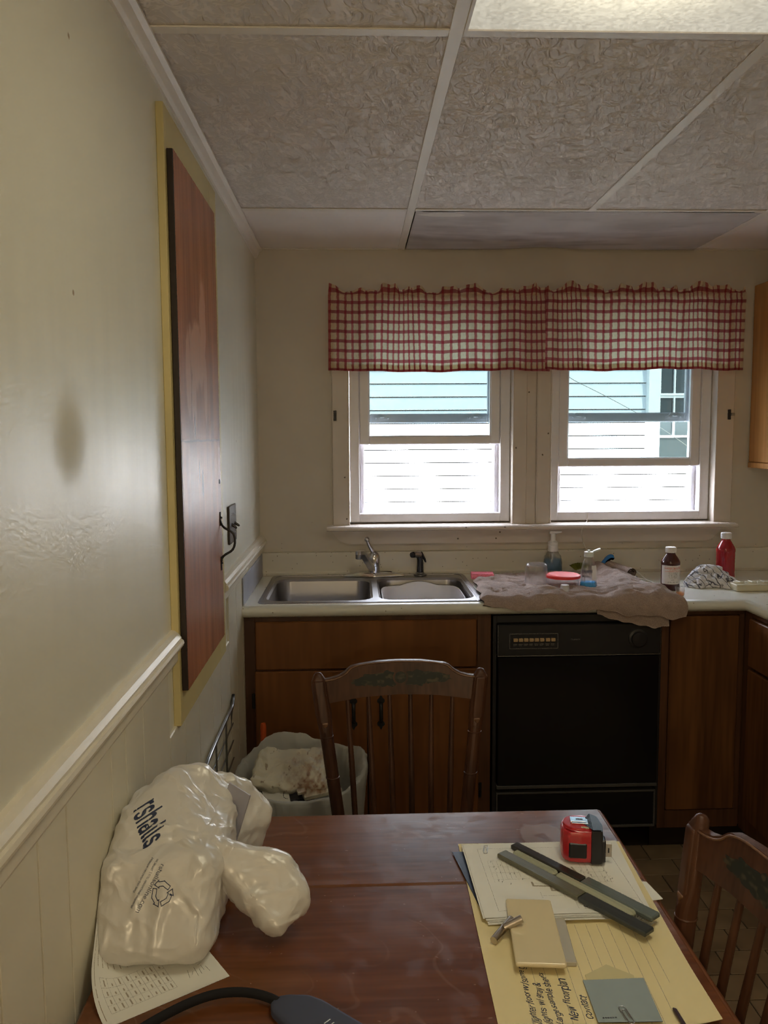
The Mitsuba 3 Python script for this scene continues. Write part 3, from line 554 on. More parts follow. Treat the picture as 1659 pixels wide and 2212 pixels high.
# sprayer
SP = thing('sink_sprayer', 'black sink sprayer with a chrome head right of the faucet', 'sprayer')
sx, sy = .664, -.066
part(SP, 'collar', lathe([(0, 0), (.027, 0), (.027, .003), (.019, .006), (.015, .012), (0, .012)], 28, (sx, sy, zb)), 'mat_dim_chrome', smooth=30)
part(SP, 'handle', tube(spline([(sx, sy, zb + .010), (sx, sy, zb + .045), (sx - .003, sy - .002, zb + .072), (sx - .008, sy - .006, zb + .083)], 16), np.linspace(.0145, .0115, 16), 16), 'mat_black_plastic', smooth=True)
hd = tube([(sx - .002, sy - .003, zb + .086), (sx - .016, sy - .014, zb + .088), (sx - .030, sy - .025, zb + .088)], [.0125, .0135, .013], 20); part(SP, 'head', hd, 'mat_chrome', smooth=40)
part(SP, 'nozzle', tube([(sx - .030, sy - .025, zb + .088), (sx - .037, sy - .031, zb + .088)], [.0125, .0115], 20), 'mat_black_plastic', smooth=40)
part(SP, 'trigger', frommf(hull(sph((sx + .004, sy, zb + .090), .007, 12), sph((sx + .020, sy + .008, zb + .062), .0045, 12), sph((sx + .023, sy + .009, zb + .053), .003, 12))), 'mat_black_plastic', smooth=True)
# dish tub in the right bowl
def tub(rim):
    a = np.linspace(0, 2 * np.pi, 96, endpoint=False); cx, cy = .648, -.352
    def rr(hx, hy, z, e=5.0, wave=0.0, d=0.0):
        c, s = np.cos(a), np.sin(a); k = (np.abs(c) ** e + np.abs(s) ** e) ** (-1 / e)
        x = cx + (hx + d) * k * c; y = cy + (hy + d) * k * s
        zz = z + wave * np.clip(np.cos((x - cx) / .12 * np.pi / 1.25), 0, 1) ** 1.0 * (np.abs(s) > .35) * np.where(np.abs(x - cx) < .15, 1, 0)
        return np.c_[x, y, np.broadcast_to(zz, x.shape)]
    zt = ZC - .018
    rings = [rr(.13, .12, zt - .11), rr(.138, .128, zt - .10), rr(.147, .158, zt - .02, wave=.010), rr(.149, .162, zt, wave=.016), rr(.153, .166, zt + .002, wave=.016), rr(.155, .168, zt, wave=.016), rr(.154, .166, zt - .007, wave=.015)]
    n = len(a); v = np.vstack(rings + [[[cx, cy, zt - .11]]]); f = []
    for i in range(len(rings) - 1):
        for q in range(n):
            q2 = (q + 1) % n; f += [(i * n + q, (i + 1) * n + q, (i + 1) * n + q2), (i * n + q, (i + 1) * n + q2, i * n + q2)]
    for q in range(n): f.append((len(v) - 1, q, (q + 1) % n))
    return tm(v, f)
mat('mat_tub', plastic((.66, .66, .72), .35), two=True)
k = single('dish_tub', 'pale lilac plastic dish tub with a wavy rim standing in the right sink bowl', 'dish tub', tub(1), 'mat_tub', smooth=True)
# ================================================================ CURTAINS
def valance(name, x0, x1, z0, z1, folds, seed, label, skew=0.0, yo=0.0):
    k = thing(name, label, 'valance', None)
    def fold(s, t):
        d = np.zeros_like(s)
        for c, wd, am in folds: d = d + am * np.exp(-((s - c) / wd) ** 2) * (.35 + .65 * t)
        return d + .004 * np.sin(s * 47 + seed) * (.3 + t) + .003 * np.sin(s * 103 + 2 * seed)
    def pos(s, t):
        d = fold(s, t)
        sh = np.zeros_like(s)
        for c, wd, am in folds: sh = sh + .35 * am * np.tanh((s - c) / wd * 1.2) * np.exp(-((s - c) / (2.2 * wd)) ** 2) * t
        x = x0 + s * (x1 - x0) + sh + skew * t * (.5 - s)
        z = z1 + (z0 - z1) * t + .0035 * np.sin(s * 9 + seed) * t + .002 * np.sin(s * 31 + seed)
        y = -.066 + yo - d - .004 * np.exp(-((t - .10) / .04) ** 2)
        return x, y, z
    L, Hh, ex = x1 - x0, z1 - z0, 1.06
    def uvof(s, t, extra=0.0):
        w = np.zeros_like(s)
        for c, wd, am in folds: w = w + 1.3 * am * np.tanh((s - c) / wd)
        return np.c_[s * L * ex + w * 1.0 + seed * .01, (1 - t) * Hh + .004 + extra]
    def sheet(s0, s1, t0, t1, nu, nv, off=0.0):
        def fn(u, v):
            s = s0 + (s1 - s0) * u; t = t0 + (t1 - t0) * v
            x, y, z = pos(s, t); return np.c_[x, y + off, z]
        u, v = np.meshgrid(np.linspace(0, 1, nu), np.linspace(0, 1, nv), indexing='ij')
        return grid(fn, nu, nv), uvof(s0 + (s1 - s0) * u.ravel(), t0 + (t1 - t0) * v.ravel())
    m, uv = sheet(0, 1, 0, 1, 260, 60); part(k, 'cloth', m, 'mat_gingham', smooth=True, uv=uv)
    m, uv = sheet(0, 1, .91, 1.0, 200, 6, .0016); part(k, 'hem', m, 'mat_gingham', smooth=True, uv=uv)
    m, uv = sheet(0, 1, .0, .085, 200, 6, .013); part(k, 'rod_pocket', m, 'mat_gingham', smooth=True, uv=uv)
    # ruffled heading above the rod
    def ruf(u, v):
        s = u; x, y, z = pos(s, np.zeros_like(s))
        g = .5 + .5 * np.sin(s * 2 * np.pi * 3.1 + seed * 2.1) + .35 * np.sin(s * 2 * np.pi * 7.7 + seed) + .22 * np.sin(s * 2 * np.pi * 19 + seed * 3)
        top = np.maximum(.018 + .021 * g, .007)
        return np.c_[x + .005 * np.sin(s * 90 + seed) * v, y - .012 * v * np.sin(s * 48 + seed) - .008 * v * np.sin(s * 110) + .004, z + top * v]
    u, v = np.meshgrid(np.linspace(0, 1, 300), np.linspace(0, 1, 8), indexing='ij')
    part(k, 'ruffle', grid(ruf, 300, 8), 'mat_gingham', smooth=True, uv=np.c_[uvof(u.ravel(), 0 * u.ravel())[:, 0], Hh + v.ravel() * .03])
    return k
valance('curtain_valance', .297, 1.188, 1.779, 2.082, [(.10, .05, .014), (.26, .04, .012), (.345, .045, .040), (.62, .12, .012), (.86, .05, .022), (.95, .03, .026)], 1.0, 'wide red and cream checked valance over the left window')
valance('curtain_valance', 1.172, 1.990, 1.781, 2.088, [(.05, .05, .032), (.13, .04, .024), (.30, .10, .010), (.48, .06, .022), (.60, .05, .012), (.73, .045, .040), (.86, .05, .020), (.95, .03, .014)], 2.3, 'red and cream checked valance over the right window, gathered at its left end', .012, -.010)
RD = single('curtain_rod', 'white curtain rod running through both checked valances', 'curtain rod', cat(bx(.300, 1.99, -.0605, -.0575, 2.062, 2.080, .001), bx(.300, .303, -.0575, -.0005, 2.062, 2.080), bx(1.987, 1.990, -.0575, -.0005, 2.062, 2.080)), 'mat_vinyl')

# ================================================================ THINGS ON THE COUNTER
# towel: corners on the counter, front edge hanging over the rolled edge
BL, BR, FR, FL = V([.868, -.190]), V([1.440, -.075]), V([1.545, -.612]), V([.835, -.612])
def drape(s):     # path over the rolled edge: distance past y=-.612 -> (y, z)
    r = .027; a = np.clip(s / r, 0, np.pi / 2)
    return -.612 - r * np.sin(a), ZC - .021 + r * np.cos(a) - np.clip(s - r * np.pi / 2, 0, None)
def bumpy(x, y, seed=0, a=1.0):
    p = np.c_[x, y, 0 * x]
    n1 = meshkit.fbm(p * 11, 3, seed) - .5; n2 = 1 - np.abs(meshkit.fbm(p * V([14, 22, 1]), 3, seed + 5) - .5) * 5
    return a * (.010 * n1 + .0055 * np.clip(n2, 0, 1))
over_at = lambda x: np.interp(x, [.83, .90, 1.05, 1.25, 1.36, 1.46, 1.56], [.030, .040, .045, .052, .064, .082, .070])
def towel_top(u, v):
    vv = np.clip(v / .80, 0, 1)
    top = (1 - u)[:, None] * BL + u[:, None] * BR; bot = (1 - u)[:, None] * FL + u[:, None] * FR
    xy = (1 - vv)[:, None] * top + vv[:, None] * bot
    x, y = xy[:, 0] + .006 * np.sin(v * 21 + 1), xy[:, 1].copy()
    s = np.clip((v - .80) / .20, 0, 1) * over_at(x) * (1 + .10 * np.sin(x * 34) + .05 * np.sin(x * 81))
    yd, zd = drape(s)
    edge = np.minimum.reduce([u / .04, (1 - u) / .03, v / .04, np.ones_like(u)]).clip(0, 1)
    b = bumpy(x, y, 3, 1.5)
    front = np.exp(-((v - .70) / .09) ** 2) * (.008 + .009 * np.sin(x * 19) + .006 * np.sin(x * 47 + 1))
    ridge = .040 * np.exp(-(((u - .90 + .10 * v)) / .075) ** 2) * np.clip(1 - v / .70, 0, 1) ** .6 * np.clip(v / .05, 0, 1)
    circ = sum(.0030 * np.exp(-((np.hypot((x - cx), (y - cy) * 1.0) - .040) / .006) ** 2) for cx, cy in ((.945, -.315), (.985, -.41), (.925, -.47)))
    h = .009 + (b + front + circ) * (.35 + .65 * edge) + ridge
    h = np.maximum(h, .005) * np.clip(.25 + edge, 0, 1)
    hang = v > .80
    ox, oz = np.where(hang, 0, 0), np.where(hang, zd, ZC + .006)
    yy = np.where(hang, yd - .35 * h * np.clip((v - .8) * 12, 0, 1), y); zz = oz + np.where(hang, h * np.clip(1 - (v - .8) * 9, 0, 1), h)
    return np.c_[x, yy, np.where(hang, zz, np.maximum(zz, ZC + .0075))]
TW = thing('terry_towel', 'large brown terry towel spread on the counter and hanging over its front edge', 'towel')
part(TW, 'cloth', grid(towel_top, 150, 130, .005), 'mat_terry', smooth=True)
def towel_under(u, v):
    x = 1.225 + .255 * u; s = v * (np.interp(u, [0, .25, .8, 1], [.060, .082, .112, .104])); yd, zd = drape(s)
    return np.c_[x + .01 * v, yd + .0035 + .001 * np.sin(u * 20), zd - .004 + .002 * np.sin(u * 30) * v]
part(TW, 'folded_layer', grid(towel_under, 50, 24, .0035), 'mat_terry', smooth=True, label='second folded layer hanging lower at the right')
a = np.linspace(0, 4.6 * np.pi, 70); r_ = .006 + .0017 * a
roll = np.c_[1.418 + .030 * np.linspace(1, 0, 70) * 0, 0 * a, 0 * a]
def roll_fn(u, v):     # scrolled fold whose open end faces the room
    aa = u * 3.7 * np.pi; rr = .0065 + .00165 * aa
    cx, cy = 1.432 + .055 * (1 - v), -.255 + .150 * v
    dx, dy = V([.93, .36]) / 1.0
    q = rr * np.cos(aa)
    return np.c_[cx + q * dx, cy + q * dy, ZC + .034 + .012 * v + rr * np.sin(aa) * .8]
part(TW, 'rolled_fold', grid(roll_fn, 80, 20, .003), 'mat_terry', smooth=True)

# pink sponge
def sponge_fn(p, n, uv):
    d1, d2, r = voronoi(p.x * 260 + p.z * 120, p.y * 260 + p.z * 90)
    return mix((.88, .27, .36), (.60, .12, .19), smoothstep(.35, .15, d1) * dr.select(r > .4, 1.0, 0.0))
mat('mat_sponge', princ('', proc(sponge_fn), .95, .1))
m = put(rbox(-.045, .045, -.031, .031, 0, .022, .004, 8), rotz(-.10)); m.apply_translation((.900, -.205, ZC + .0125))
single('sponge', 'bright pink rectangular sponge on the corner between the sink and the towel', 'sponge', m, 'mat_sponge', smooth=35)
# upturned tumbler
ZT_ = ZC + .018
scene['mat_tumbler'] = {'type': 'blendbsdf', 'weight': 0.06, 'a': {'type': 'thindielectric', 'int_ior': 1.5}, 'b': {'type': 'twosided', 'bsdf': princ('', (.85, .85, .95), .3)}}
tb = thing('tumbler', 'clear plastic tumbler standing upside down on the towel', 'tumbler')
part(tb, 'wall', lathe([(.0415, 0), (.0440, .0008), (.0435, .004), (.0400, .074), (.0385, .0800), (.034, .0840), (0, .0845)], 48, (1.072, -.405, ZT_)), 'mat_tumbler', smooth=35)
part(tb, 'base_ring', lathe([(.034, .070), (.0375, .0715), (.0375, .076), (.030, .0765), (0, .0735)], 48, (1.072, -.405, ZT_)), 'mat_tumbler', smooth=35)
# glass storage bowl with red lid
gb = thing('glass_container', 'round glass food container with a red lid on the towel', 'food container'); gx, gy = 1.168, -.425
part(gb, 'bowl', lathe([(0, .001), (.050, .001), (.056, .005), (.0585, .015), (.0600, .042), (.0600, .0435)], 56, (gx, gy, ZT_ - .004)), 'mat_tumbler', smooth=35)
part(gb, 'lid', lathe([(0, .0470), (.046, .0470), (.050, .0495), (.058, .0495), (.0625, .047), (.0640, .043), (.0630, .0375), (.0610, .0370), (.0607, .0430), (0, .0440)], 64, (gx, gy, ZT_ - .004)), plastic((.68, .045, .04), .45, .3), smooth=35, label='red plastic lid')
# little milky measuring cap
mat('mat_milky', {'type': 'blendbsdf', 'weight': 0.55, 'a': {'type': 'thindielectric', 'int_ior': 1.4}, 'b': {'type': 'twosided', 'bsdf': princ('', (.72, .74, .78), .35)}})
cpx, cpy = 1.140, -.560
k = single('dosing_cup', 'small milky plastic cup upside down on the towel in front of the red lidded container', 'dosing cup', lathe([(.0170, 0), (.0178, .0006), (.0174, .003), (.0150, .030), (.0140, .0315), (0, .0315)], 32, (cpx, cpy, ZC + .0165)), 'mat_milky', smooth=35)
# foaming hand soap pump
fs = thing('soap_dispenser', 'foam soap pump bottle with a white pump and blue-grey liquid against the backsplash', 'soap dispenser')
ox, oy, oz = 1.213, -.080, ZC + .001
scene['mat_soap_shell'] = {'type': 'blendbsdf', 'weight': 0.05, 'a': {'type': 'thindielectric', 'int_ior': 1.5}, 'b': {'type': 'twosided', 'bsdf': princ('', (.5, .6, .7), .2)}}
def oval(prof, ax, n=40, c=(0, 0, 0)):
    m = lathe(prof, n); m.vertices[:, 1] *= ax; m.apply_translation(c); return m
part(fs, 'bottle', oval([(0, 0), (.036, 0), (.040, .004), (.039, .050), (.034, .078), (.024, .094), (.0185, .101), (.0185, .108)], .72, 40, (ox, oy, oz)), 'mat_soap_shell', smooth=35)
part(fs, 'liquid', oval([(0, .002), (.034, .002), (.0375, .006), (.0365, .050), (.0335, .068), (0, .068)], .72, 40, (ox, oy, oz)), plastic((.09, .18, .28), .12), smooth=35, label='blue-grey soap')
part(fs, 'inner_pump', lathe([(0, .050), (.005, .050), (.005, .080), (.014, .082), (.016, .104), (0, .104)], 24, (ox, oy, oz)), 'mat_milky', smooth=35)
part(fs, 'collar', lathe([(.0195, .098), (.021, .100), (.021, .118), (.0195, .121), (.0195, .124), (.021, .126), (.0205, .136), (.012, .143), (0, .143)], 32, (ox, oy, oz)), plastic((.82, .83, .90), .3), smooth=30)
ph = cat(lathe([(.0105, .140), (.0095, .168), (.0095, .172), (0, .172)], 24, (ox, oy, oz)), hull(sph((ox - .010, oy - .002, oz + .176), .0065, 12), sph((ox + .014, oy - .008, oz + .177), .0060, 12), sph((ox + .030, oy - .016, oz + .180), .0028, 10), sph((ox - .012, oy, oz + .173), .004, 10)))
part(fs, 'pump_head', ph, plastic((.84, .85, .93), .3), smooth=35)
# dish soap bottle lying open-capped
ds = thing('dish_soap_bottle', 'nearly empty clear dish soap bottle with bright blue liquid and an open flip cap', 'soap bottle'); bxx, byy, bz = 1.255, -.455, ZT_ - .003
body = [(0, 0), (.0270, 0), (.0305, .003), (.0312, .012), (.0300, .040), (.0285, .060), (.0260, .080), (.0205, .100), (.0160, .111), (.0150, .116), (.0150, .120)]
part(ds, 'bottle', oval(body, .68, 44, (bxx, byy, bz)), 'mat_tumbler', smooth=35)
part(ds, 'liquid', oval([(0, .0012), (.0262, .0012), (.0295, .0042), (.0302, .012), (.0299, .024), (0, .0245)], .66, 44, (bxx, byy, bz)), plastic((.02, .36, .85), .1), smooth=35, label='bright blue dish soap')
cp_ = lathe([(.0165, .117), (.0175, .1175), (.0175, .134), (.0160, .136), (.006, .137), (.005, .142), (0, .1425)], 28, (bxx, byy, bz)); part(ds, 'cap', cp_, plastic((.72, .80, .82), .3), smooth=30)
part(ds, 'flip_lid', frommf(hull(*[sph(q, .003, 10) for q in [(bxx + .017, byy - .006, bz + .136), (bxx + .017, byy + .006, bz + .136), (bxx + .036, byy - .010, bz + .144), (bxx + .036, byy + .008, bz + .144), (bxx + .040, byy, bz + .146)]])), plastic((.70, .80, .84), .3), smooth=True)
def wraplabel(cx, cy, r, a0, a1, z0, z1, ax=1.0, n=24, t=.0004):
    def fn(u, v):
        a = a0 + (a1 - a0) * u; return np.c_[cx + (r(v) if callable(r) else r) * np.cos(a), cy + ax * (r(v) if callable(r) else r) * np.sin(a), z0 + (z1 - z0) * v]
    return grid(fn, n, 10)
def bend_text(s, h, cx, cy, r, a_mid, z, ax=1.0, bold=False, ital=0.0):
    t = meshkit.text_mesh(s, h, .0002, bold); v = t.vertices.copy(); v[:, 0] -= (v[:, 0].min() + v[:, 0].max()) / 2; v[:, 0] += ital * v[:, 1]
    a = a_mid + v[:, 0] / r; rr = r + v[:, 2]
    t.vertices = np.c_[cx + rr * np.cos(a), cy + ax * rr * np.sin(a), z + v[:, 1]]; return t
mat('mat_label', princ('', (.72, .72, .76), .45), two=True)
mat('mat_ink', princ('', (.02, .022, .03), .5), two=True); mat('mat_ink_navy', princ('', (.012, .020, .055), .45), two=True); mat('mat_ink_red', princ('', (.55, .07, .04), .5), two=True)
part(ds, 'back_label', wraplabel(bxx, byy, lambda v: .0312 - .0042 * v ** 2, -1.35, .15, bz + .034, bz + .086, .68), 'mat_label', smooth=True)
part(ds, 'brand_lettering', bend_text('DAWN', .0105, bxx, byy, .0300, -2.02, bz + .060, .69, True), 'mat_ink_navy')
part(ds, 'lettering', bend_text('ORIGINAL', .0055, bxx, byy, .0312, -2.08, bz + .0435, .69, True), 'mat_ink')
# dish brushes behind the bottle
db = thing('dish_brush', 'dish brush with yellow-green bristles lying head up behind the soap bottle', 'dish brush')
part(db, 'head', hull(sph((1.305, -.105, ZC + .018), .014, 14), sph((1.345, -.125, ZC + .024), .012, 14), sph((1.37, -.20, ZC + .015), .006, 12)), plastic((.62, .62, .56), .4), smooth=True)
br = []
for q in range(150):
    a = rng.uniform(-.95, .95); b = rng.uniform(-.5, .5); base = V([1.315 + .020 * a * .9, -.115 + .012 * b, ZC + .026])
    tip = base + V([.030 * math.sin(a), -.010 + .014 * b, .026 * math.cos(a) + .004])
    br.append(tube([base, tip], .0011, 4, caps=False))
part(db, 'bristles', cat(br), plastic((.17, .19, .03), .6), kind='stuff')
bb = thing('scrub_brush', 'blue plastic scrub brush propped behind the dish soap bottle', 'scrub brush')
def bbfn(u, v):
    a = -.55 + 1.5 * u; w = .020 - .006 * u
    return np.c_[1.405 + .052 * u - .004, -.110 - .01 * u + (v - .5) * .034, ZC + .058 + .040 * np.sin(a * 1.4 + .5) - .012 * ((v - .5) * 2) ** 2 - .010 * u]
part(bb, 'handle', grid(bbfn, 24, 10, .016), plastic((.03, .18, .48), .4), smooth=40)
part(bb, 'stem', frommf(hull(sph((1.405, -.11, ZC + .045), .012, 12), sph((1.40, -.12, ZC + .008), .007, 12))), plastic((.60, .62, .66), .4), smooth=True)
# phone charger and white cable
ch = single('phone_charger', 'small dark blue charger block with grey end half hidden behind the towel fold', 'charger', put(rbox(-.026, .026, -.010, .010, 0, .018, .003, 8), mat4((1.488, -.232, ZC + .001), V([.9, -.42, 0]) / .9932, V([.42, .9, 0]) / .9932, (0, 0, 1))), plastic((.025, .03, .045), .3), smooth=35)
cab = spline([(1.40, -.07, ZC + .036), (1.47, -.10, ZC + .034), (1.525, -.15, ZC + .030), (1.550, -.25, ZC + .004), (1.535, -.335, ZC + .003), (1.49, -.33, ZC + .003), (1.475, -.26, ZC + .022), (1.49, -.225, ZC + .030), (1.508, -.29, ZC + .010), (1.53, -.385, ZC + .003), (1.50, -.40, ZC + .003), (1.487, -.30, ZC + .012), (1.51, -.26, ZC + .014), (1.552, -.32, ZC + .003), (1.49, -.345, ZC + .004), (1.47, -.31, ZC + .004)], 160)
single('charging_cable', 'tangled white cable on the counter between the towel and the brown bottle', 'cable', tube(cab, .0019, 8), plastic((.86, .85, .84), .4), smooth=True)
strg = spline([(1.400, .100, 1.188), (1.392, .060, 1.196), (1.388, .034, 1.192), (1.383, .020, 1.163), (1.362, -.030, 1.1525), (1.347, -.072, 1.1535), (1.330, -.096, 1.142), (1.328, -.094, 1.12), (1.338, -.07, 1.09), (1.352, -.048, 1.064), (1.366, -.05, 1.03), (1.375, -.065, .99), (1.385, -.075, ZC + .006), (1.40, -.10, ZC + .004)], 80)
single('white_cord', 'thin white cord hanging out of the right window over the stool', 'cord', tube(strg, .0015, 8), plastic((.74, .70, .66), .5), smooth=True)
# medicine bottles
def med_bottle(name, label, cx, cy, h, r, cbody, lab, rough=.12):
    k = thing(name, label, 'bottle'); s = h / .165; z = ZC + .0005
    part(k, 'bottle', lathe([(0, 0), (r * .93, 0), (r, .004 * s), (r, .018 * s), (r * .97, .022 * s), (r * .97, .098 * s), (r, .102 * s), (r, .108 * s), (r * .92, .116 * s), (r * .55, .136 * s), (r * .46, .141 * s), (r * .46, .150 * s), (0, .150 * s)], 44, (cx, cy, z)), princ('', cbody, rough, .5), smooth=30)
    part(k, 'cap', lathe([(r * .50, .146 * s), (r * .56, .146 * s), (r * .57, .148 * s), (r * .57, .165 * s), (r * .52, .167 * s), (0, .167 * s)], 32, (cx, cy, z)), plastic((.74, .74, .78), .35), smooth=30, label='white screw cap')
    return k
mx, my = 1.572, -.425
k = med_bottle('medicine_bottle', 'brown medicine bottle with a white printed label and white cap', mx, my, .158, .0345, (.045, .012, .012), True)
part(k, 'label', wraplabel(mx, my, .0340, -3.0, -.35, ZC + .025, ZC + .0945, 1.0, 32), 'mat_label', smooth=True)
am = -1.62
for s_, h_, z_, mt, bo in (('Lactulose Solution, USP', .0042, .0820, 'mat_ink_red', True), ('(10 g/15 mL)', .0034, .0755, 'mat_ink_red', True)): part(k, 'lettering', bend_text(s_, h_, mx, my, .03425, am, ZC + z_, 1, bo), mt)
for z_ in (.0885, .0720): part(k, 'red_line', wraplabel(mx, my, .03422, -2.55, -.55, ZC + z_, ZC + z_ + .0011), 'mat_ink_red', smooth=True)
for q, s_ in enumerate(('FOR ORAL OR RECTAL', 'Each 15 mL contains', 'lactulose 10 g and less', 'than 1.6 g galactose', 'Store at room temp')): part(k, 'lettering', bend_text(s_, .0024, mx, my, .03422, am, ZC + .0665 - q * .0046), 'mat_ink')
part(k, 'lettering', bend_text('Rx ONLY', .0024, mx, my, .03422, am, ZC + .040), 'mat_ink'); part(k, 'lettering', bend_text('16 fl oz (473 mL)', .0034, mx, my, .03422, am, ZC + .031), 'mat_ink')
med_bottle('medicine_bottle', 'tall red bottle with a white cap behind the crumpled checked dishcloth', 1.868, -.235, .186, .036, (.25, .012, .016), False)
# dose cup with orange liquid
oc = thing('dosing_cup', 'tiny clear cup holding orange liquid in front of the brown bottle', 'dosing cup'); qx, qy = 1.566, -.535
part(oc, 'cup', lathe([(0, .0008), (.0135, .0008), (.0145, .002), (.0178, .032), (.0180, .0325)], 32, (qx, qy, ZC)), 'mat_tumbler', smooth=35)
part(oc, 'liquid', lathe([(0, .0015), (.0130, .0015), (.0138, .003), (.0146, .0105), (0, .0105)], 32, (qx, qy, ZC)), plastic((.72, .22, .02), .15), smooth=35, label='orange liquid')
# crumpled checked dishcloth
def cloth_blob():
    man = hull(sph((1.67, -.36, ZC + .012), .011, 14), sph((1.72, -.33, ZC + .030), .024, 14), sph((1.70, -.40, ZC + .013), .012, 14)) + hull(sph((1.735, -.335, ZC + .045), .026, 16), sph((1.785, -.345, ZC + .048), .022, 16), sph((1.77, -.36, ZC + .025), .024, 16)) + \
        hull(sph((1.72, -.39, ZC + .020), .019, 14), sph((1.80, -.40, ZC + .021), .020, 14), sph((1.76, -.34, ZC + .03), .026, 14)) + hull(sph((1.785, -.43, ZC + .011), .0105, 12), sph((1.825, -.415, ZC + .011), .0105, 12), sph((1.80, -.36, ZC + .03), .022, 12)) + hull(sph((1.66, -.375, ZC + .007), .0065, 10), sph((1.69, -.41, ZC + .007), .0065, 10))
    m = smoothmf(man, .0042, 8); v = m.vertices; n = m.vertex_normals
    w = meshkit.fbm(v * 26, 3, 4); rd = 1 - np.abs(meshkit.fbm(v * V([34, 34, 46]) + 3 * w[:, None], 3, 11) - .5) * 5
    m.vertices = v + n * (.0125 * np.clip(rd, -.6, 1) - .002)[:, None]; m.vertices[:, 2] = np.maximum(m.vertices[:, 2], ZC + .0006); trimesh.smoothing.filter_taubin(m, iterations=3); m.vertices[:, 2] = np.maximum(m.vertices[:, 2], ZC + .0006)
    return m
def check(p, n, uv):
    w = fbm(p.x * 26, p.y * 26, p.z * 26, 2)
    a = (p.x * .9 + p.z * .65 + .030 * w) / .026; b = (p.y * .9 - p.z * .75 + .035 * w + p.x * .25) / .026
    a = a - dr.floor(a); b = b - dr.floor(b)
    s = dr.maximum(smoothstep(.08, .04, dr.abs(a - .5)), smoothstep(.08, .04, dr.abs(b - .5)))
    return mix((.66, .66, .70), (.035, .035, .06), .9 * s)
mat('mat_dishcloth', princ('', proc(check), .9, .1), bump=lambda p, n, uv: fbm(p.x * 260, p.y * 260, p.z * 260, 2), scale=.0012)
single('dishcloth', 'crumpled white dishcloth with dark blue checks in a heap beside the red bottle', 'dishcloth', cloth_blob(), 'mat_dishcloth', smooth=True)
# pill organiser
po = thing('pill_organizer', 'long beige pill box with round lids at the right end of the counter', 'pill box')
part(po, 'tray', rbox(1.795, 2.10, -.490, -.400, ZC + .0005, ZC + .026, .004, 8), plastic((.50, .46, .33), .4), smooth=35)
for q in range(6):
    part(po, 'lid', cat(lathe([(0, .026), (.019, .026), (.019, .030), (.016, .0312), (0, .0312)], 28, (1.822 + q * .046, -.445, ZC)), bx(1.822 + q * .046 - .003, 1.822 + q * .046 + .003, -.464, -.427, ZC + .030, ZC + .033, .001)), plastic((.60, .58, .46), .35), smooth=30)
# ================================================================ TABLE
ZTB = 0.750; TX0, TX1, TY1, TYS = .018, .896, -1.793, -2.062
TB = thing('dining_table', 'worn dark brown wooden dining table with a leaf seam, against the left wall', 'table')
part(TB, 'leaf', bx(TX0, TX1, TYS + .0006, TY1, ZTB - .022, ZTB, .004), 'mat_table')
part(TB, 'top', bx(TX0, TX1, -3.05, TYS - .0006, ZTB - .022, ZTB, .004), 'mat_table')
ep = Polygon([(0, -.024), (.006, -.024), (.012, -.019), (.012, -.013), (.007, -.008), (.004, -.004), (0, -.003)])
m = extr(ep, TY1 + 3.05); m.apply_transform(mat4((TX1 - .001, TY1, ZTB), (1, 0, 0), (0, 0, 1), (0, -1, 0))); part(TB, 'edge_moulding', m, 'mat_table_edge')
part(TB, 'apron', cat(bx(.09, .11, -2.98, -1.86, .63, ZTB - .022), bx(.80, .82, -2.98, -1.86, .63, ZTB - .022), bx(.11, .80, -1.88, -1.86, .63, ZTB - .022), bx(.11, .80, -2.98, -2.96, .63, ZTB - .022)), 'mat_table_edge')
for x in (.105, .805):
    for y in (-1.885, -2.955): part(TB, 'leg', lathe([(0, 0), (.018, 0), (.022, .01), (.019, .06), (.030, .22), (.034, .34), (.026, .42), (.034, .45), (.024, .48), (.033, .52), (.035, .66), (.035, ZTB - .022), (0, ZTB - .022)], 20, (x, y, 0.0012)), 'mat_table_edge', smooth=35)

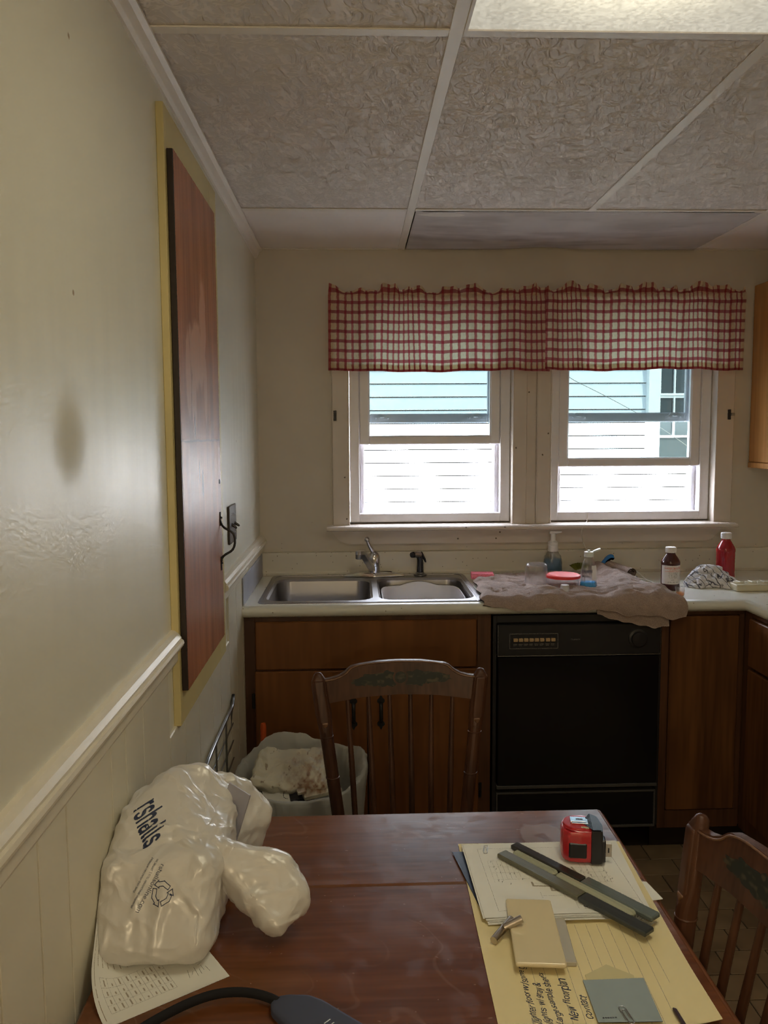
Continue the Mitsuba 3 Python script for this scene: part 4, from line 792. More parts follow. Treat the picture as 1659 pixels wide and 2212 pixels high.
# ================================================================ CHAIRS (arrow back, stencilled crest rail)
def chair(label, M, crest_label):
    k = thing('dining_chair', label, 'chair', 'stencilled dining chairs')
    # local frame: x across, -y is the front, back posts near y = 0
    def P(name, m, b='mat_chair', smooth=35, **kw): return part(k, name, put(m, M), b, smooth=smooth, **kw)
    def postpt(s, z):   # s = -1/1; splayed and leaning
        t = (z - .44) / .47
        return V([s * (.158 + .064 * t), .000 + .085 * t, z])
    for s in (-1, 1):
        pp = hull(sph(postpt(s, .44), .0165, 14), sph(postpt(s, .745), .0175, 14)) + hull(sph(postpt(s, .74), .0172, 14), *[sph(postpt(s, z) + V([dx, 0, 0]), .0125, 14) for z in (.79, .871) for dx in (-.009, .009)], sph(postpt(s, .884) + V([0, .004, 0]), .0135, 14))
        pk = P('back_post', pp)
        for zz in (.628, .733): part(pk, 'turned_ring', put(lathe([(.0150, -.003), (.0182, -.0015), (.0188, 0), (.0182, .0015), (.0150, .003)], 20, postpt(s, zz)), M), 'mat_chair', smooth=40)
        q0, q1 = postpt(s, .775), postpt(s, .872)
        fl = hull(*[sph(q + V([dx, -.0105, 0]), .0055, 10) for q in (q0, q1) for dx in (-.0085, .0085)], sph(postpt(s, .762) + V([0, -.0115, 0]), .0045, 10))
        part(pk, 'flat_face', put(fl, M), 'mat_chair', smooth=35)
        part(pk, 'worn_tip', put(hull(*[sph(postpt(s, .762) + V([dx, -.0135, dz]), .0038, 10) for dx, dz in ((-.005, .006), (.005, .006), (0, -.004))]), M), 'mat_chair_wear', smooth=True)
    # crest rail, cut profile, slightly bowed
    xr = .207
    top = [(-xr, .879), (-.185, .881), (-.165, .886), (-.148, .895), (-.134, .907), (-.124, .911), (-.06, .9185), (0, .920), (.06, .9185), (.124, .911), (.134, .907), (.148, .895), (.165, .886), (.185, .881), (xr, .879)]
    bot = [(xr, .816), (.10, .828), (0, .832), (-.10, .828), (-xr, .816)]
    poly = shapely.segmentize(Polygon(top + bot), .02)
    tri = extr(poly, .016); tri = tri.subdivide_to_size(.03)
    v = tri.vertices.copy(); x, z, d = v[:, 0], v[:, 1], v[:, 2]
    tri.vertices = np.c_[x, .000 + .085 * (z - .44) / .47 + .016 * (1 - (x / xr) ** 2) + (d - .008), z]; tri.faces = tri.faces[:, ::-1]
    ck = P('crest_rail', tri, label=crest_label)
    tp = [(q[0] * .97, -.0 + .085 * (q[1] - .44) / .47 + .016 * (1 - (q[0] / xr) ** 2) - .0085, q[1] - .003) for q in top]
    part(ck, 'worn_edge', put(tube(spline(tp, 60), .0022, 6), M), 'mat_chair_wear', smooth=True)
    # stencilled fruit and leaves, flat paint on the front of the rail
    blobs = []
    for cx, cz, rx, rz in [(q_[0] * 1.12, q_[1] + .026, q_[2] * 1.12, q_[3] * 1.05) for q_ in ((-.030, .847, .034, .019), (-.065, .846, .036, .015), (-.092, .842, .024, .010), (.040, .848, .036, .019), (.075, .849, .036, .014), (.100, .848, .022, .010), (.002, .850, .017, .017))]:
        a = np.linspace(0, 2 * np.pi, 40, endpoint=False); rr = 1 + .12 * np.sin(a * 7 + cx * 90) + .07 * np.sin(a * 13 + cz * 50)
        blobs.append(Polygon(np.c_[cx + rx * rr * np.cos(a), cz + rz * rr * np.sin(a)]))
    ring_ = Point(.002, .876).buffer(.021).difference(Point(.002, .876).buffer(.0155))
    g = shapely.union_all(blobs).difference(ring_)
    t = extr(g.simplify(.0006), .0006).subdivide_to_size(.02); v = t.vertices.copy()
    t.vertices = np.c_[v[:, 0], .085 * (v[:, 1] - .44) / .47 + .016 * (1 - (v[:, 0] / xr) ** 2) - .0083 - v[:, 2], v[:, 1]]; t.faces = t.faces[:, ::-1] if False else t.faces
    part(ck, 'stencil', put(t, M), 'mat_stencil', label='dark green stencilled fruit and leaves')
    for q in range(6):
        x0 = -.1415 + q * .0566; b0 = V([x0 * .86, .005, .445]); b1 = V([x0, .085 * (.828 - .44) / .47 + .016 * (1 - (x0 / xr) ** 2), .828])
        mid = b0 + (b1 - b0) * .5
        P('spindle', tube([b0, b0 + (b1 - b0) * .25, mid, b0 + (b1 - b0) * .8, b1], [.0062, .0075, .0078, .0066, .0056], 12))
    seat = [(-.19, .02), (-.205, -.10), (-.215, -.24), (-.20, -.36), (-.15, -.405), (0, -.415), (.15, -.405), (.20, -.36), (.215, -.24), (.205, -.10), (.19, .02)]
    P('seat', mv(extr(Polygon(seat).buffer(.012), .034), (0, 0, .410)))
    for s in (-1, 1):
        P('leg', tube([(s * .15, -.34, .415), (s * .165, -.36, .25), (s * .185, -.385, .0025)], [.018, .021, .013], 14)); P('leg', tube([(s * .14, -.02, .415), (s * .155, 0.0, .25), (s * .175, .035, .0025)], [.018, .021, .013], 14))
        P('stretcher', tube([(s * .172, -.37, .16), (s * .167, .012, .19)], .009, 10))
    P('stretcher', tube([(-.168, -.18, .175), (.168, -.18, .175)], .009, 10)); P('stretcher', tube([(-.17, -.365, .22), (.17, -.365, .22)], .011, 10))
    return k
chair('brown wooden chair with a stencilled back behind the far end of the table', mat4((.516, -1.350, 0), (math.cos(.04), math.sin(.04), 0), (-math.sin(.04), math.cos(.04), 0), (0, 0, 1)), 'crest rail with a dark stencil of fruit and leaves')
CH2 = (.922, -2.350)
chair('brown wooden chair at the right side of the table, cut off by the frame', mat4((CH2[0] - .03, CH2[1], 0), (0.05, -1, 0), (1, 0.05, 0), (0, 0, 1)), 'crest rail with a dark stencil, seen at an angle')

# ================================================================ PAPERS AND SAMPLES ON THE TABLE
mat('mat_paper', princ('', proc(tint((.66, .66, .62), 5, .05)), .7, .2), two=True)
mat('mat_yellow_paper', princ('', proc(tint((.66, .575, .335), 5, .06)), .7, .2), two=True)
mat('mat_manila', princ('', proc(tint((.60, .50, .26), 5, .06)), .7, .2), two=True)
mat('mat_line', princ('', (.30, .27, .22), .7, .1), two=True); mat('mat_pen', princ('', (.03, .035, .07), .6, .2), two=True); mat('mat_pencil', princ('', (.22, .22, .20), .7, .1), two=True)
Z0 = ZTB
def quadm(a, b, w, z, t=.00012):
    a, b = V(a), V(b); d = b - a; d = d / np.linalg.norm(d); n = V([-d[1], d[0]]) * w / 2
    return tm([(*(a - n), z), (*(b - n), z), (*(b + n), z), (*(a + n), z)], [[0, 1, 2], [0, 2, 3]])
def sheet4(c, z0, z1, lift=None, n=14):
    c = [V(q) for q in c]      # four corners, counter-clockwise from near left
    def fn(u, v):
        xy = ((1 - u) * (1 - v))[:, None] * c[0] + (u * (1 - v))[:, None] * c[1] + (u * v)[:, None] * c[2] + ((1 - u) * v)[:, None] * c[3]
        return np.c_[xy, z1 + (lift(u, v) if lift else 0 * u)]
    return grid(fn, n, n, z1 - z0)
# yellow ruled sheet
YP = thing('yellow_notepad_sheet', 'large yellow ruled sheet with blue handwriting on the right of the table', 'note paper')
yc = [(.578, -2.425), (.873, -2.420), (.893, -1.935), (.586, -1.930)]
part(YP, 'sheet', sheet4(yc, Z0 + .0014, Z0 + .0021, lambda u, v: .012 * np.clip(u - .8, 0, 1) ** 2 * np.clip(.25 - v, 0, 1) * 60), 'mat_yellow_paper', smooth=True)
rl = [quadm((.625 + q * .0173, -2.420), (.632 + q * .0175, -2.195), .0006, Z0 + .00225) for q in range(14)]
rl[12:] = [quadm((.625 + q * .0173, -2.412), (.632 + q * .0175, -2.10), .0006, Z0 + .00225) for q in (12, 13)]
part(YP, 'ruled_lines', cat(rl[:13]), 'mat_line', kind='stuff')
def hand(s, h, x, y, z, k_=.0):   # handwriting: slanted, wobbling, reading away from the camera
    t = meshkit.text_mesh(s, h, .00012); v = t.vertices.copy(); n = meshkit.noise(np.c_[v[:, 0] * 90, v[:, 1] * 90, 0 * v[:, 0] + k_ * 7]) - .5; n2 = meshkit.noise(np.c_[v[:, 0] * 60, v[:, 1] * 60, 0 * v[:, 0] + 5 + k_ * 7]) - .5
    a, b = v[:, 0] + .45 * v[:, 1] + n * h * .7, v[:, 1] * 1.15 + n2 * h * .9
    t.vertices = np.c_[x - b, y + a, z + v[:, 2]]; return t
for q, (s_, x_, y_, h_) in enumerate((('lighter floor w/some gray', .635, -2.409, .0082), ('lights w/ gray &', .650, -2.411, .0082), ('Large sample sheets', .6635, -2.413, .0078), ('New floorplan', .686, -2.406, .0092), ('Contact', .7085, -2.405, .0092), ('Scope', .737, -2.405, .0085), ('tile to wash cabinet', .756, -2.403, .0068))):
    part(YP, 'handwriting', hand(s_, h_, x_, y_, Z0 + .00235, q), 'mat_pen')
t = meshkit.text_mesh('NOTES', .004, .0001); part(YP, 'lettering', put(t, mat4((.628, -2.42, Z0 + .00235), (0, 1, 0), (-1, 0, 0), (0, 0, 1))), 'mat_pencil')
# navy folder and a further sheet peeping out
single('navy_folder', 'navy blue folder whose corner peeps out under the stack of drawings', 'folder', sheet4([(.596, -2.150), (.80, -2.15), (.80, -1.962), (.571, -1.962)], Z0 + .0023, Z0 + .0034), princ('', (.018, .025, .055), .4), smooth=False)
single('index_card', 'white card corner sticking out past the right edge of the yellow sheet', 'card', sheet4([(.80, -2.15), (.9045, -2.128), (.8955, -2.075), (.82, -2.06)], Z0 + .0003, Z0 + .0012), 'mat_paper')
single('yellow_slip', 'pale yellow slip of ruled paper under the red tape measure', 'note paper', sheet4([(.80, -1.99), (.868, -1.985), (.868, -1.905), (.80, -1.912)], Z0 + .0036, Z0 + .0042), 'mat_manila')
# stack of drawings
sk_ = [(.596, -2.183), (.866, -2.180), (.882, -1.947), (.592, -1.948)]
zs = Z0 + .0044
for q in range(6):
    o = rng.uniform(-.004, .004, 2); zz = zs + q * .0011
    c_ = [(a + o[0] + (.0015 * (5 - q) if a < .7 else 0) - .004 * (q < 2), b + o[1] * .6 - (.0045 * (5 - q) * .4 if b < -2.1 else 0)) for a, b in sk_]
    single('drawing_sheet', ['bottom sheet of the drawing stack', 'second lowest sheet of the drawing stack', 'third lowest sheet of the drawing stack', 'third sheet from the top of the drawing stack', 'second sheet from the top of the drawing stack', 'white top sheet of the drawing stack with a printed floor plan'][q], 'paper', sheet4(c_, zz, zz + .0008, (lambda u, v: .004 * np.clip(.10 - v, 0, 1) / .10 * np.sin(u * 3)) if q < 5 else None), 'mat_paper', smooth=True, group='stacked drawing sheets')
topk = 'drawing_sheet_005'; zl = zs + 5 * .0011 + .0009
Mp = lambda u, v: (.600 + u * .268 + (.006 * (1 - v)), -2.178 + v * .226)     # sheet coordinates -> table
def ln(a, b, w=.0005): return quadm(Mp(*a), Mp(*b), w, zl)
plan = [ln((.06, .05), (.06, .93)), ln((.06, .93), (.95, .93)), ln((.95, .93), (.95, .05)), ln((.06, .05), (.95, .05))]
for q in range(7): plan.append(ln((.10 + q * .030, .42 + .012 * q), (.10 + q * .030, .74 - .004 * q), .0004))
for q in range(4): plan.append(ln((.10, .74 - q * .09), (.33, .73 - q * .09), .0004))
for q in range(5): plan.append(ln((.70 + q * .036, .38), (.70 + q * .036, .72), .0004))
for q in range(5): plan.append(ln((.66, .40 + q * .07), (.86, .40 + q * .07), .0004))
for q in range(26):
    a = (rng.uniform(.10, .30) if q % 2 else rng.uniform(.68, .86)); b = rng.uniform(.38, .72); plan.append(ln((a, b), (a + .006, b + .02), .0014))
for a, b in (((.36, .20), (.36, .28)), ((.50, .20), (.50, .27)), ((.36, .23), (.62, .23)), ((.38, .56), (.45, .56)), ((.45, .56), (.45, .66)), ((.45, .66), (.38, .66)), ((.38, .66), (.38, .56)), ((.33, .40), (.47, .40)), ((.46, .42), (.46, .70)), ((.80, .05), (.80, .17)), ((.55, .17), (.95, .17)), ((.55, .05), (.55, .17)), ((.72, .05), (.72, .17))): plan.append(ln(a, b, .0005))
part(topk, 'plan_lines', cat(plan), 'mat_pencil', label='thin grey floor plan lines', kind='stuff')
part(topk, 'plan_walls', cat([ln(a, b, .0034) for a, b in (((.30, .76), (.30, .69)), ((.335, .42), (.335, .36)), ((.33, .365), (.44, .355)), ((.44, .36), (.44, .29)), ((.435, .295), (.57, .295)), ((.57, .29), (.57, .36)), ((.64, .62), (.68, .36)))]), 'mat_line', label='thick grey wall lines', kind='stuff')
t = meshkit.text_mesh('Star', .0115, .0001, True); part(topk, 'logo_lettering', put(t, mat4((*Mp(.58, .075), zl), (1, .02, 0), (0, 1, 0), (0, 0, 1))), 'mat_ink')
part(topk, 'logo_lettering', quadm(Mp(.58, .062), Mp(.69, .062), .001, zl), 'mat_ink')
t = hand('7/8', .010, 0, 0, 0); part(topk, 'handwriting', put(meshkit.text_mesh('2/a', .009, .0001), mat4((*Mp(.31, .935), zl), (1, .1, 0), (-.3, 1, 0), (0, 0, 1))), 'mat_pencil')
def clip_path(L_, w_):
    def arc(cx, cy, r, a0, a1): return [(cx + r * math.cos(a), cy + r * math.sin(a)) for a in np.linspace(a0, a1, 9)]
    r1, r2, r3 = w_ / 2, w_ / 2 * .78, w_ / 2 * .55
    p = [(-r1, L_ * .25)] + [(-r1, L_ - r1)] + arc(0, L_ - r1, r1, np.pi, 0)[1:] + [(r1, r2)] + arc(r1 - r2, r2, r2, 0, -np.pi)[1:] + [(r1 - 2 * r2, L_ * .80 - r3)] + arc(r1 - 2 * r2 + r3, L_ * .80 - r3, r3, np.pi, 0)[1:] + [(r1 - 2 * r2 + 2 * r3, L_ * .30)]
    return np.c_[np.array(p), np.zeros(len(p))]
def pclip(name, label, x, y, z, ang, L_=.030, w_=.008):
    m = tube(clip_path(L_, w_), .00055, 6); m.apply_transform(rotz(ang)); m.apply_translation((x, y, z)); return single(name, label, 'paper clip', m, 'mat_chrome', smooth=True, group='paper clips')
pclip('paper_clip', 'paper clip on the top left of the floor plan drawing', .628, -1.985, zl + .0006, -.25)
# swatch, envelope, clip
single('paper_tag', 'pale pointed paper tag peeping out above the blue-grey swatch', 'paper tag', mv(extr(Polygon([(.722, -2.40), (.780, -2.40), (.789, -2.3195), (.757, -2.2945), (.7195, -2.3165)]), .0006), (0, 0, Z0 + .0024)), princ('', (.52, .47, .27), .7, .2))
SWT = thing('paint_swatch', 'square blue-grey paint swatch card at the bottom of the yellow sheet', 'paint swatch')
part(SWT, 'card', sheet4([(.709, -2.4165), (.794, -2.4185), (.8005, -2.3275), (.713, -2.3285)], Z0 + .0032, Z0 + .0039, lambda u, v: .003 * (1 - v) * (u > -1)), princ('', proc(tint((.235, .285, .29), 4, .04)), .5, .3))
part(SWT, 'small_print', cat([quadm((.717 + q * .0033, -2.4085), (.7194 + q * .0033, -2.4084), .0022, Z0 + .0070) for q in range(6)]), 'mat_ink', kind='stuff')
pclip('paper_clip', 'paper clip on the bottom edge of the blue-grey swatch', .752, -2.422, Z0 + .0077, .12, .034, .009)
single('pen', 'dark purple-brown pen tip pointing up at the bottom edge of the yellow sheet', 'pen', tube([(.8185, -2.392, Z0 + .0045), (.8190, -2.396, Z0 + .005), (.821, -2.46, Z0 + .006), (.824, -2.53, Z0 + .006)], [.0015, .0030, .0032, .0032], 12), plastic((.03, .015, .02), .3), smooth=40)
# tile samples
mat('mat_cream_tile', princ('', (.63, .55, .37), .12, .6))
mat('mat_grey_tile', princ('', (.38, .36, .31), .5, .3))
def slab_on(cx, cy, ex, L_, W_, z0, h, b=.002): return put(bx(-L_ / 2, L_ / 2, -W_ / 2, W_ / 2, 0, h, b), mat4((cx, cy, z0), (ex[0], ex[1], 0), (-ex[1], ex[0], 0), (0, 0, 1)))
ey_ = V([-.094, -1.0]); ey_ /= np.linalg.norm(ey_)
single('grey_tile', 'flat grey tile sample lying under the glossy cream tile', 'tile sample', slab_on(.6795, -2.2380, ey_, .112, .078, Z0 + .0024, .0070, .001), 'mat_grey_tile')
ct = put(rbox(-.083, .083, -.0365, .0365, 0, .0075, .0032, 10), mat4((.6655, -2.2295, Z0 + .0115), (ey_[0], ey_[1], 0), (-ey_[1], ey_[0], 0), (0, 0, 1)))
single('cream_tile', 'glossy cream ceramic tile resting on the drawing stack and the grey tile', 'tile sample', ct, 'mat_cream_tile', smooth=40)
# glass mosaic strip on mesh
GS = thing('glass_tile_strip', 'diagonal strip of dark, olive and clear glass tiles on mesh backing', 'tile sample')
u1 = V([.1830, -.2440]); u1 /= np.linalg.norm(u1); n1 = V([-u1[1], u1[0]]); zg = zl + .0004
o1 = V([.6765, -1.9720])
def gt(o, L_, W_, h=.0085, b=.002):
    c = o + u1 * L_ / 2 + n1 * W_ / 2; return slab_on(c[0], c[1], u1, L_ - .001, W_ - .001, zg + .0006, h, b)
def streaky(c, amp=.35):
    def fn(p, n, uv):
        a = p.x * u1[0] + p.y * u1[1]; b = p.x * n1[0] + p.y * n1[1]
        return mi.Color3f(c) * (1 - amp + 2 * amp * fbm(a * 12, b * 500, 1.0, 2))
    return fn
mat('mat_glass_dark', princ('', proc(streaky((.022, .020, .018), .4)), .18, .5)); mat('mat_glass_grey', princ('', proc(streaky((.10, .125, .125), .12)), .14, .5))
mat('mat_glass_olive', princ('', proc(streaky((.105, .105, .075), .14)), .35, .4)); mat('mat_glass_clear', princ('', proc(streaky((.30, .32, .24), .12)), .05, .9)); mat('mat_glass_black', princ('', proc(streaky((.030, .036, .038), .2)), .12, .5))
part(GS, 'glass_tile', gt(o1 - n1 * .000, .158, .0205), 'mat_glass_dark', label='black glass tile'); part(GS, 'glass_tile', gt(o1 + u1 * .159 - n1 * .001, .140, .0245), 'mat_glass_grey', label='grey-green glass tile')
o2 = o1 + u1 * .020 - n1 * .0185
part(GS, 'glass_tile', gt(o2, .098, .0165, .0105, .004), 'mat_glass_clear', label='clear pale green glass liner'); part(GS, 'glass_tile', gt(o2 + u1 * .099, .155, .0165, .0105, .004), 'mat_glass_clear', label='clear pale green glass liner')
o3 = o1 + u1 * .006 - n1 * .0425
part(GS, 'glass_tile', gt(o3, .180, .0245), 'mat_glass_olive', label='matt olive glass tile'); part(GS, 'glass_tile', gt(o3 + u1 * .181 - n1 * .001, .128, .0255), 'mat_glass_black', label='charcoal glass tile')
mesh_b = []
for q in range(26): a = o1 + u1 * (.200 + q * .0040) - n1 * .024; mesh_b.append(quadm(a, a + n1 * .030, .0012, zg + .0004))
for q in range(8): a = o1 + u1 * .200 - n1 * (.024 - q * .004); mesh_b.append(quadm(a, a + u1 * .100, .0012, zg + .00045))
part(GS, 'mesh_backing', cat(mesh_b), princ('', (.20, .20, .18), .6), kind='stuff')
# cabinet knob: a bar on a short stem
KN = thing('cabinet_knob', 'brushed nickel T-bar cabinet knob lying beside the cream tile', 'cabinet knob')
A, B = V([.601, -2.240, Z0 + .0090]), V([.6365, -2.196, Z0 + .0150]); part(KN, 'bar', tube([A, B], .0060, 24), 'mat_nickel', smooth=40)
mid = A + (B - A) * .45 + V([.003, -.002, .006]); C_ = mid + V([.0285, .0045, .0115])
sk1 = part(KN, 'stem', tube([mid, C_], .0058, 24), 'mat_nickel', smooth=40); dirc = (C_ - mid) / np.linalg.norm(C_ - mid); part(sk1, 'screw_hole', tube([C_ - dirc * .001, C_ + dirc * .0004], .0022, 12), 'mat_black_plastic')
# tape measure
TM = thing('tape_measure', 'red tape measure with black bumper standing on the drawings', 'tape measure'); zt = zl + .0035
tmx, tmy = .799, -2.000
prof = [(-.031, -.012), (-.031, .008), (-.025, .023), (-.012, .032), (.004, .034), (.018, .031), (.028, .022), (.033, -.006), (.031, -.028), (.0, -.0315), (-.020, -.0305), (-.029, -.022)]
body_ = m3.Manifold.extrude(m3.CrossSection([[(x, y) for x, y in prof]][0:1] if False else [np.array(prof)[::-1]]), .050)
def tape_at(m): return put(m, mat4((tmx, tmy, zt), (1.12 * .985, -.19, 0), (.19, 1.12 * .985, 0), (0, 0, 1.10)))
prr = Polygon(prof).buffer(-.004).buffer(.004)
def loft(poly, zs_, ins):
    n = 72; rings = []
    for z, q in zip(zs_, ins):
        g = poly.buffer(-q); ex = np.array([g.exterior.interpolate(t, True).coords[0] for t in np.linspace(0, 1, n, endpoint=False)])
        rings.append(np.c_[ex, np.full(n, z)])
    v = np.vstack(rings + [[[0, 0, zs_[0]]], [[0, 0, zs_[-1]]]]); f = []
    for i in range(len(rings) - 1):
        for q in range(n):
            q2 = (q + 1) % n; f += [(i * n + q, i * n + q2, (i + 1) * n + q2), (i * n + q, (i + 1) * n + q2, (i + 1) * n + q)]
    a, b = len(v) - 2, len(v) - 1
    for q in range(n): f += [(a, (q + 1) % n, q), (b, (len(rings) - 1) * n + q, (len(rings) - 1) * n + (q + 1) % n)]
    m = tm(v, f); m.fix_normals(); return m
mat('mat_tape_red', princ('', (.36, .012, .018), .22, .6, clearcoat=.5))
redp = shapely.intersection(Polygon(prof), sbox(-.05, -.05, .0165, .05)); blkp = shapely.intersection(Polygon(prof), sbox(.0165, -.05, .05, .05)).buffer(.002)
part(TM, 'case', tape_at(loft(Polygon(prof).buffer(-.005).buffer(.005), [0, .003, .010, .044, .050, .0525, .0535], [.004, .001, 0, 0, .002, .005, .009])), 'mat_tape_red', smooth=40)
part(TM, 'raised_disc', tape_at(lathe([(.024, .0525), (.0235, .0545), (.0225, .0550), (0, .0550)], 40, (-.004, 0, 0))), 'mat_tape_red', smooth=30)
part(TM, 'bumper', tape_at(cat(loft(blkp, [-.001, .001, .047, .0545, .0560], [.002, 0, 0, .001, .003]), bx(.030, .0375, -.030, -.010, .002, .040, .002))), 'mat_black_plastic', smooth=35)
part(TM, 'grip_panel', tape_at(bx(-.020, .008, -.0325, -.028, .008, .034, .002)), 'mat_black_plastic', label='black window on the side')
ck_ = part(TM, 'belt_clip', tape_at(cat(bx(-.014, .012, -.008, .009, .0555, .0565, .0003), bx(-.016, -.0135, -.008, .009, .0555, .0590, .0004), bx(-.014, .009, -.0075, .0085, .0582, .0592, .0003))), 'mat_chrome'); part(ck_, 'slot', tape_at(bx(-.007, .004, -.0015, .0025, .0590, .0594)), 'mat_iron')
part(TM, 'label', tape_at(bx(.0, .012, -.021, -.016, .0540, .0552)), princ('', (.50, .42, .30), .5)); t = meshkit.text_mesh('16 FT', .0024, .0001, True); part(TM, 'lettering', tape_at(mv(t, (.0015, -.0197, .0553))), 'mat_ink')
hk_ = cat(bx(.0370, .0480, -.0195, -.0188, .008, .030, .0002), bx(.0472, .0480, -.0195, -.0150, .008, .030, .0002)); part(TM, 'hook', tape_at(hk_), 'mat_nickel', label='metal end hook'); part(TM, 'hook_slot', tape_at(bx(.0420, .0440, -.0198, -.0194, .015, .023)), 'mat_iron')
# ================================================================ PLASTIC BAG AND PAPERS AT THE WALL
film('mat_bag', (.74, .715, .66), .35, .28)
mat('mat_bag', princ('', proc(tint((.54, .525, .50), 9, .05)), .27, .6, clearcoat=.2), two=True)
def crumple(v, n, a, f, seed):
    w = meshkit.fbm(v * f * .6, 2, seed) - .5
    r1 = 1 - np.abs(meshkit.fbm(v * f + 2.2 * w[:, None], 2, seed + 3) - .5) * 4.5
    r2 = 1 - np.abs(meshkit.fbm(v * f * 2.3 + 1.5 * w[:, None], 2, seed + 9) - .5) * 4.5
    return v + n * (a * (1.5 * w + .9 * np.clip(r1, -.6, 1) ** 3 + .35 * np.clip(r2, -.6, 1) ** 3))[:, None]
def creases(v, n, k):      # sharp straight folds of thin film
    d = np.zeros(len(v)); g = np.random.default_rng(41)
    for q in range(k):
        c = v[g.integers(len(v))]; u = g.normal(size=3); u /= np.linalg.norm(u); L_ = g.uniform(.018, .05)
        t = np.abs((v - c) @ u); env = np.exp(-((v - c) ** 2).sum(1) / (2 * L_ * L_))
        d += g.uniform(-.0020, .0042) * np.clip(1 - t / g.uniform(.004, .010), 0, 1) * env
    return v + n * d[:, None]
zb_ = ZTB + .0022
def B_(x, y, z, r): return sph((x, y, zb_ + z), r, 18)
man = hull(B_(.037, -2.250, .030, .030), B_(.150, -2.258, .028, .028), B_(.155, -2.06, .030, .030), B_(.045, -2.05, .030, .030), B_(.034, -2.20, .11, .030), B_(.150, -2.20, .11, .032), B_(.050, -2.05, .13, .04), B_(.150, -2.05, .12, .035))
man = man + hull(B_(.034, -2.20, .10, .030), B_(.150, -2.19, .10, .032), B_(.050, -2.06, .13, .045), B_(.045, -2.14, .150, .028), B_(.085, -2.05, .178, .028), B_(.135, -2.10, .125, .034))
man = man + hull(B_(.075, -2.04, .165, .032), B_(.115, -2.00, .172, .024), B_(.160, -2.01, .12, .030), B_(.10, -2.06, .12, .05))
man = man + hull(B_(.125, -1.99, .150, .026), B_(.180, -1.955, .128, .020), B_(.215, -1.955, .085, .022), B_(.205, -1.98, .040, .018), B_(.160, -2.02, .06, .030))       # rear handle
man = man + hull(B_(.115, -2.165, .135, .022), B_(.110, -2.17, .085, .026), B_(.19, -2.165, .108, .022), B_(.20, -2.15, .068, .020)) + \
      hull(B_(.19, -2.165, .108, .022), B_(.20, -2.15, .068, .020), B_(.272, -2.165, .092, .022), B_(.298, -2.19, .058, .022), B_(.272, -2.222, .032, .016), B_(.225, -2.18, .046, .018))   # front handle lobe
bm = smoothmf(man, .0036, 18)
bm.vertices = crumple(bm.vertices, bm.vertex_normals, .0030, 17, 5); bm.vertices = crumple(bm.vertices, bm.vertex_normals, .0012, 44, 31); bm.vertices = creases(bm.vertices, bm.vertex_normals, 260)
bm.vertices[:, 2] = np.maximum(bm.vertices[:, 2], zb_); bm.vertices[:, 0] = np.maximum(bm.vertices[:, 0], .0085)
trimesh.smoothing.filter_taubin(bm, iterations=1)
bm.vertices[:, 2] = np.maximum(bm.vertices[:, 2], zb_); bm.vertices[:, 0] = np.maximum(bm.vertices[:, 0], .0085)
BG = thing('plastic_bag', 'crumpled white plastic shopping bag with dark blue lettering leaning on the left wall', 'plastic bag')
part(BG, 'film', bm, 'mat_bag', smooth=38)
# print on the bag's front: draped onto the film along the front's own normal
def drape_print(t2d, o, ex, ey, lift=.0007):
    ex, ey = V(ex) / np.linalg.norm(ex), V(ey); ey = ey - ex * (ey @ ex); ey /= np.linalg.norm(ey); nz = np.cross(ex, ey)
    t = t2d.copy(); t = t.subdivide_to_size(.006); P0 = V(o) + t.vertices[:, :1] * ex + t.vertices[:, 1:2] * ey + nz * .15
    loc, ri, _ = bm.ray.intersects_location(P0, np.tile(-nz, (len(P0), 1)), multiple_hits=False)
    out = P0 - nz * .15; hit = np.zeros(len(P0), bool); out[ri] = loc; hit[ri] = True
    keep = hit[t.faces].all(1); t.vertices = out + nz * (lift + t.vertices[:, 2:3]); t.update_faces(keep)
    e = t.vertices[t.faces]; l = np.linalg.norm(e - np.roll(e, 1, 1), axis=2).max(1); t.update_faces(l < .014); t.remove_unreferenced_vertices(); return t
def narrow(t, k):
    t = t.copy(); t.vertices[:, 0] *= k; return t
def txt(s, h, bold=False, d=.00005): return meshkit.text_mesh(s, h, d, bold)
exd = V([.60, -.34, -.72]); eyd = V([.80, -.10, .42])
try:
    part(BG, 'lettering', drape_print(narrow(txt('rshalls', .030, True), .50), (.040, -2.140, zb_ + .180), exd, eyd), 'mat_ink_navy')
    e2, f2 = -V([.42, -.30, -.84]), -eyd
    part(BG, 'lettering', drape_print(txt('rshallsonline.com', .0062), (.104, -2.20, zb_ + .124), (-.42, -.30, -.86), (.85, -.25, -.33)), 'mat_ink_navy')
    part(BG, 'lettering', drape_print(txt('at least 15% recycled material', .0036), (.096, -2.20, zb_ + .131), (-.42, -.30, -.86), (.85, -.25, -.33)), 'mat_ink_navy')
    part(BG, 'lettering', drape_print(txt('please recycle this bag.', .0034), (.088, -2.20, zb_ + .133), (-.42, -.30, -.86), (.85, -.25, -.33)), 'mat_ink_navy')
    arrows = []
    for q in range(3):
        a0 = q * 2 * math.pi / 3 + .3; R_ = .0125
        seg = [V([R_ * math.cos(a0 + d), R_ * math.sin(a0 + d)]) for d in (0, .9, 1.45)]
        L_ = shapely.LineString(seg).buffer(.0034, cap_style=2, join_style=2); tip = seg[2]; dr_ = (seg[2] - seg[1]); dr_ /= np.linalg.norm(dr_); nn = V([-dr_[1], dr_[0]])
        full = L_.union(Polygon([tip + nn * .006, tip - nn * .006, tip + dr_ * .008])); arrows.append(full.difference(full.buffer(-.0010)))
    part(BG, 'recycling_symbol', drape_print(extr(shapely.union_all(arrows), .00005), (.104, -2.22, zb_ + .094), (.95, .1, .2), (-.1, .2, .9)), 'mat_ink_navy')
except Exception as e_:
    print('print on bag failed', e_)
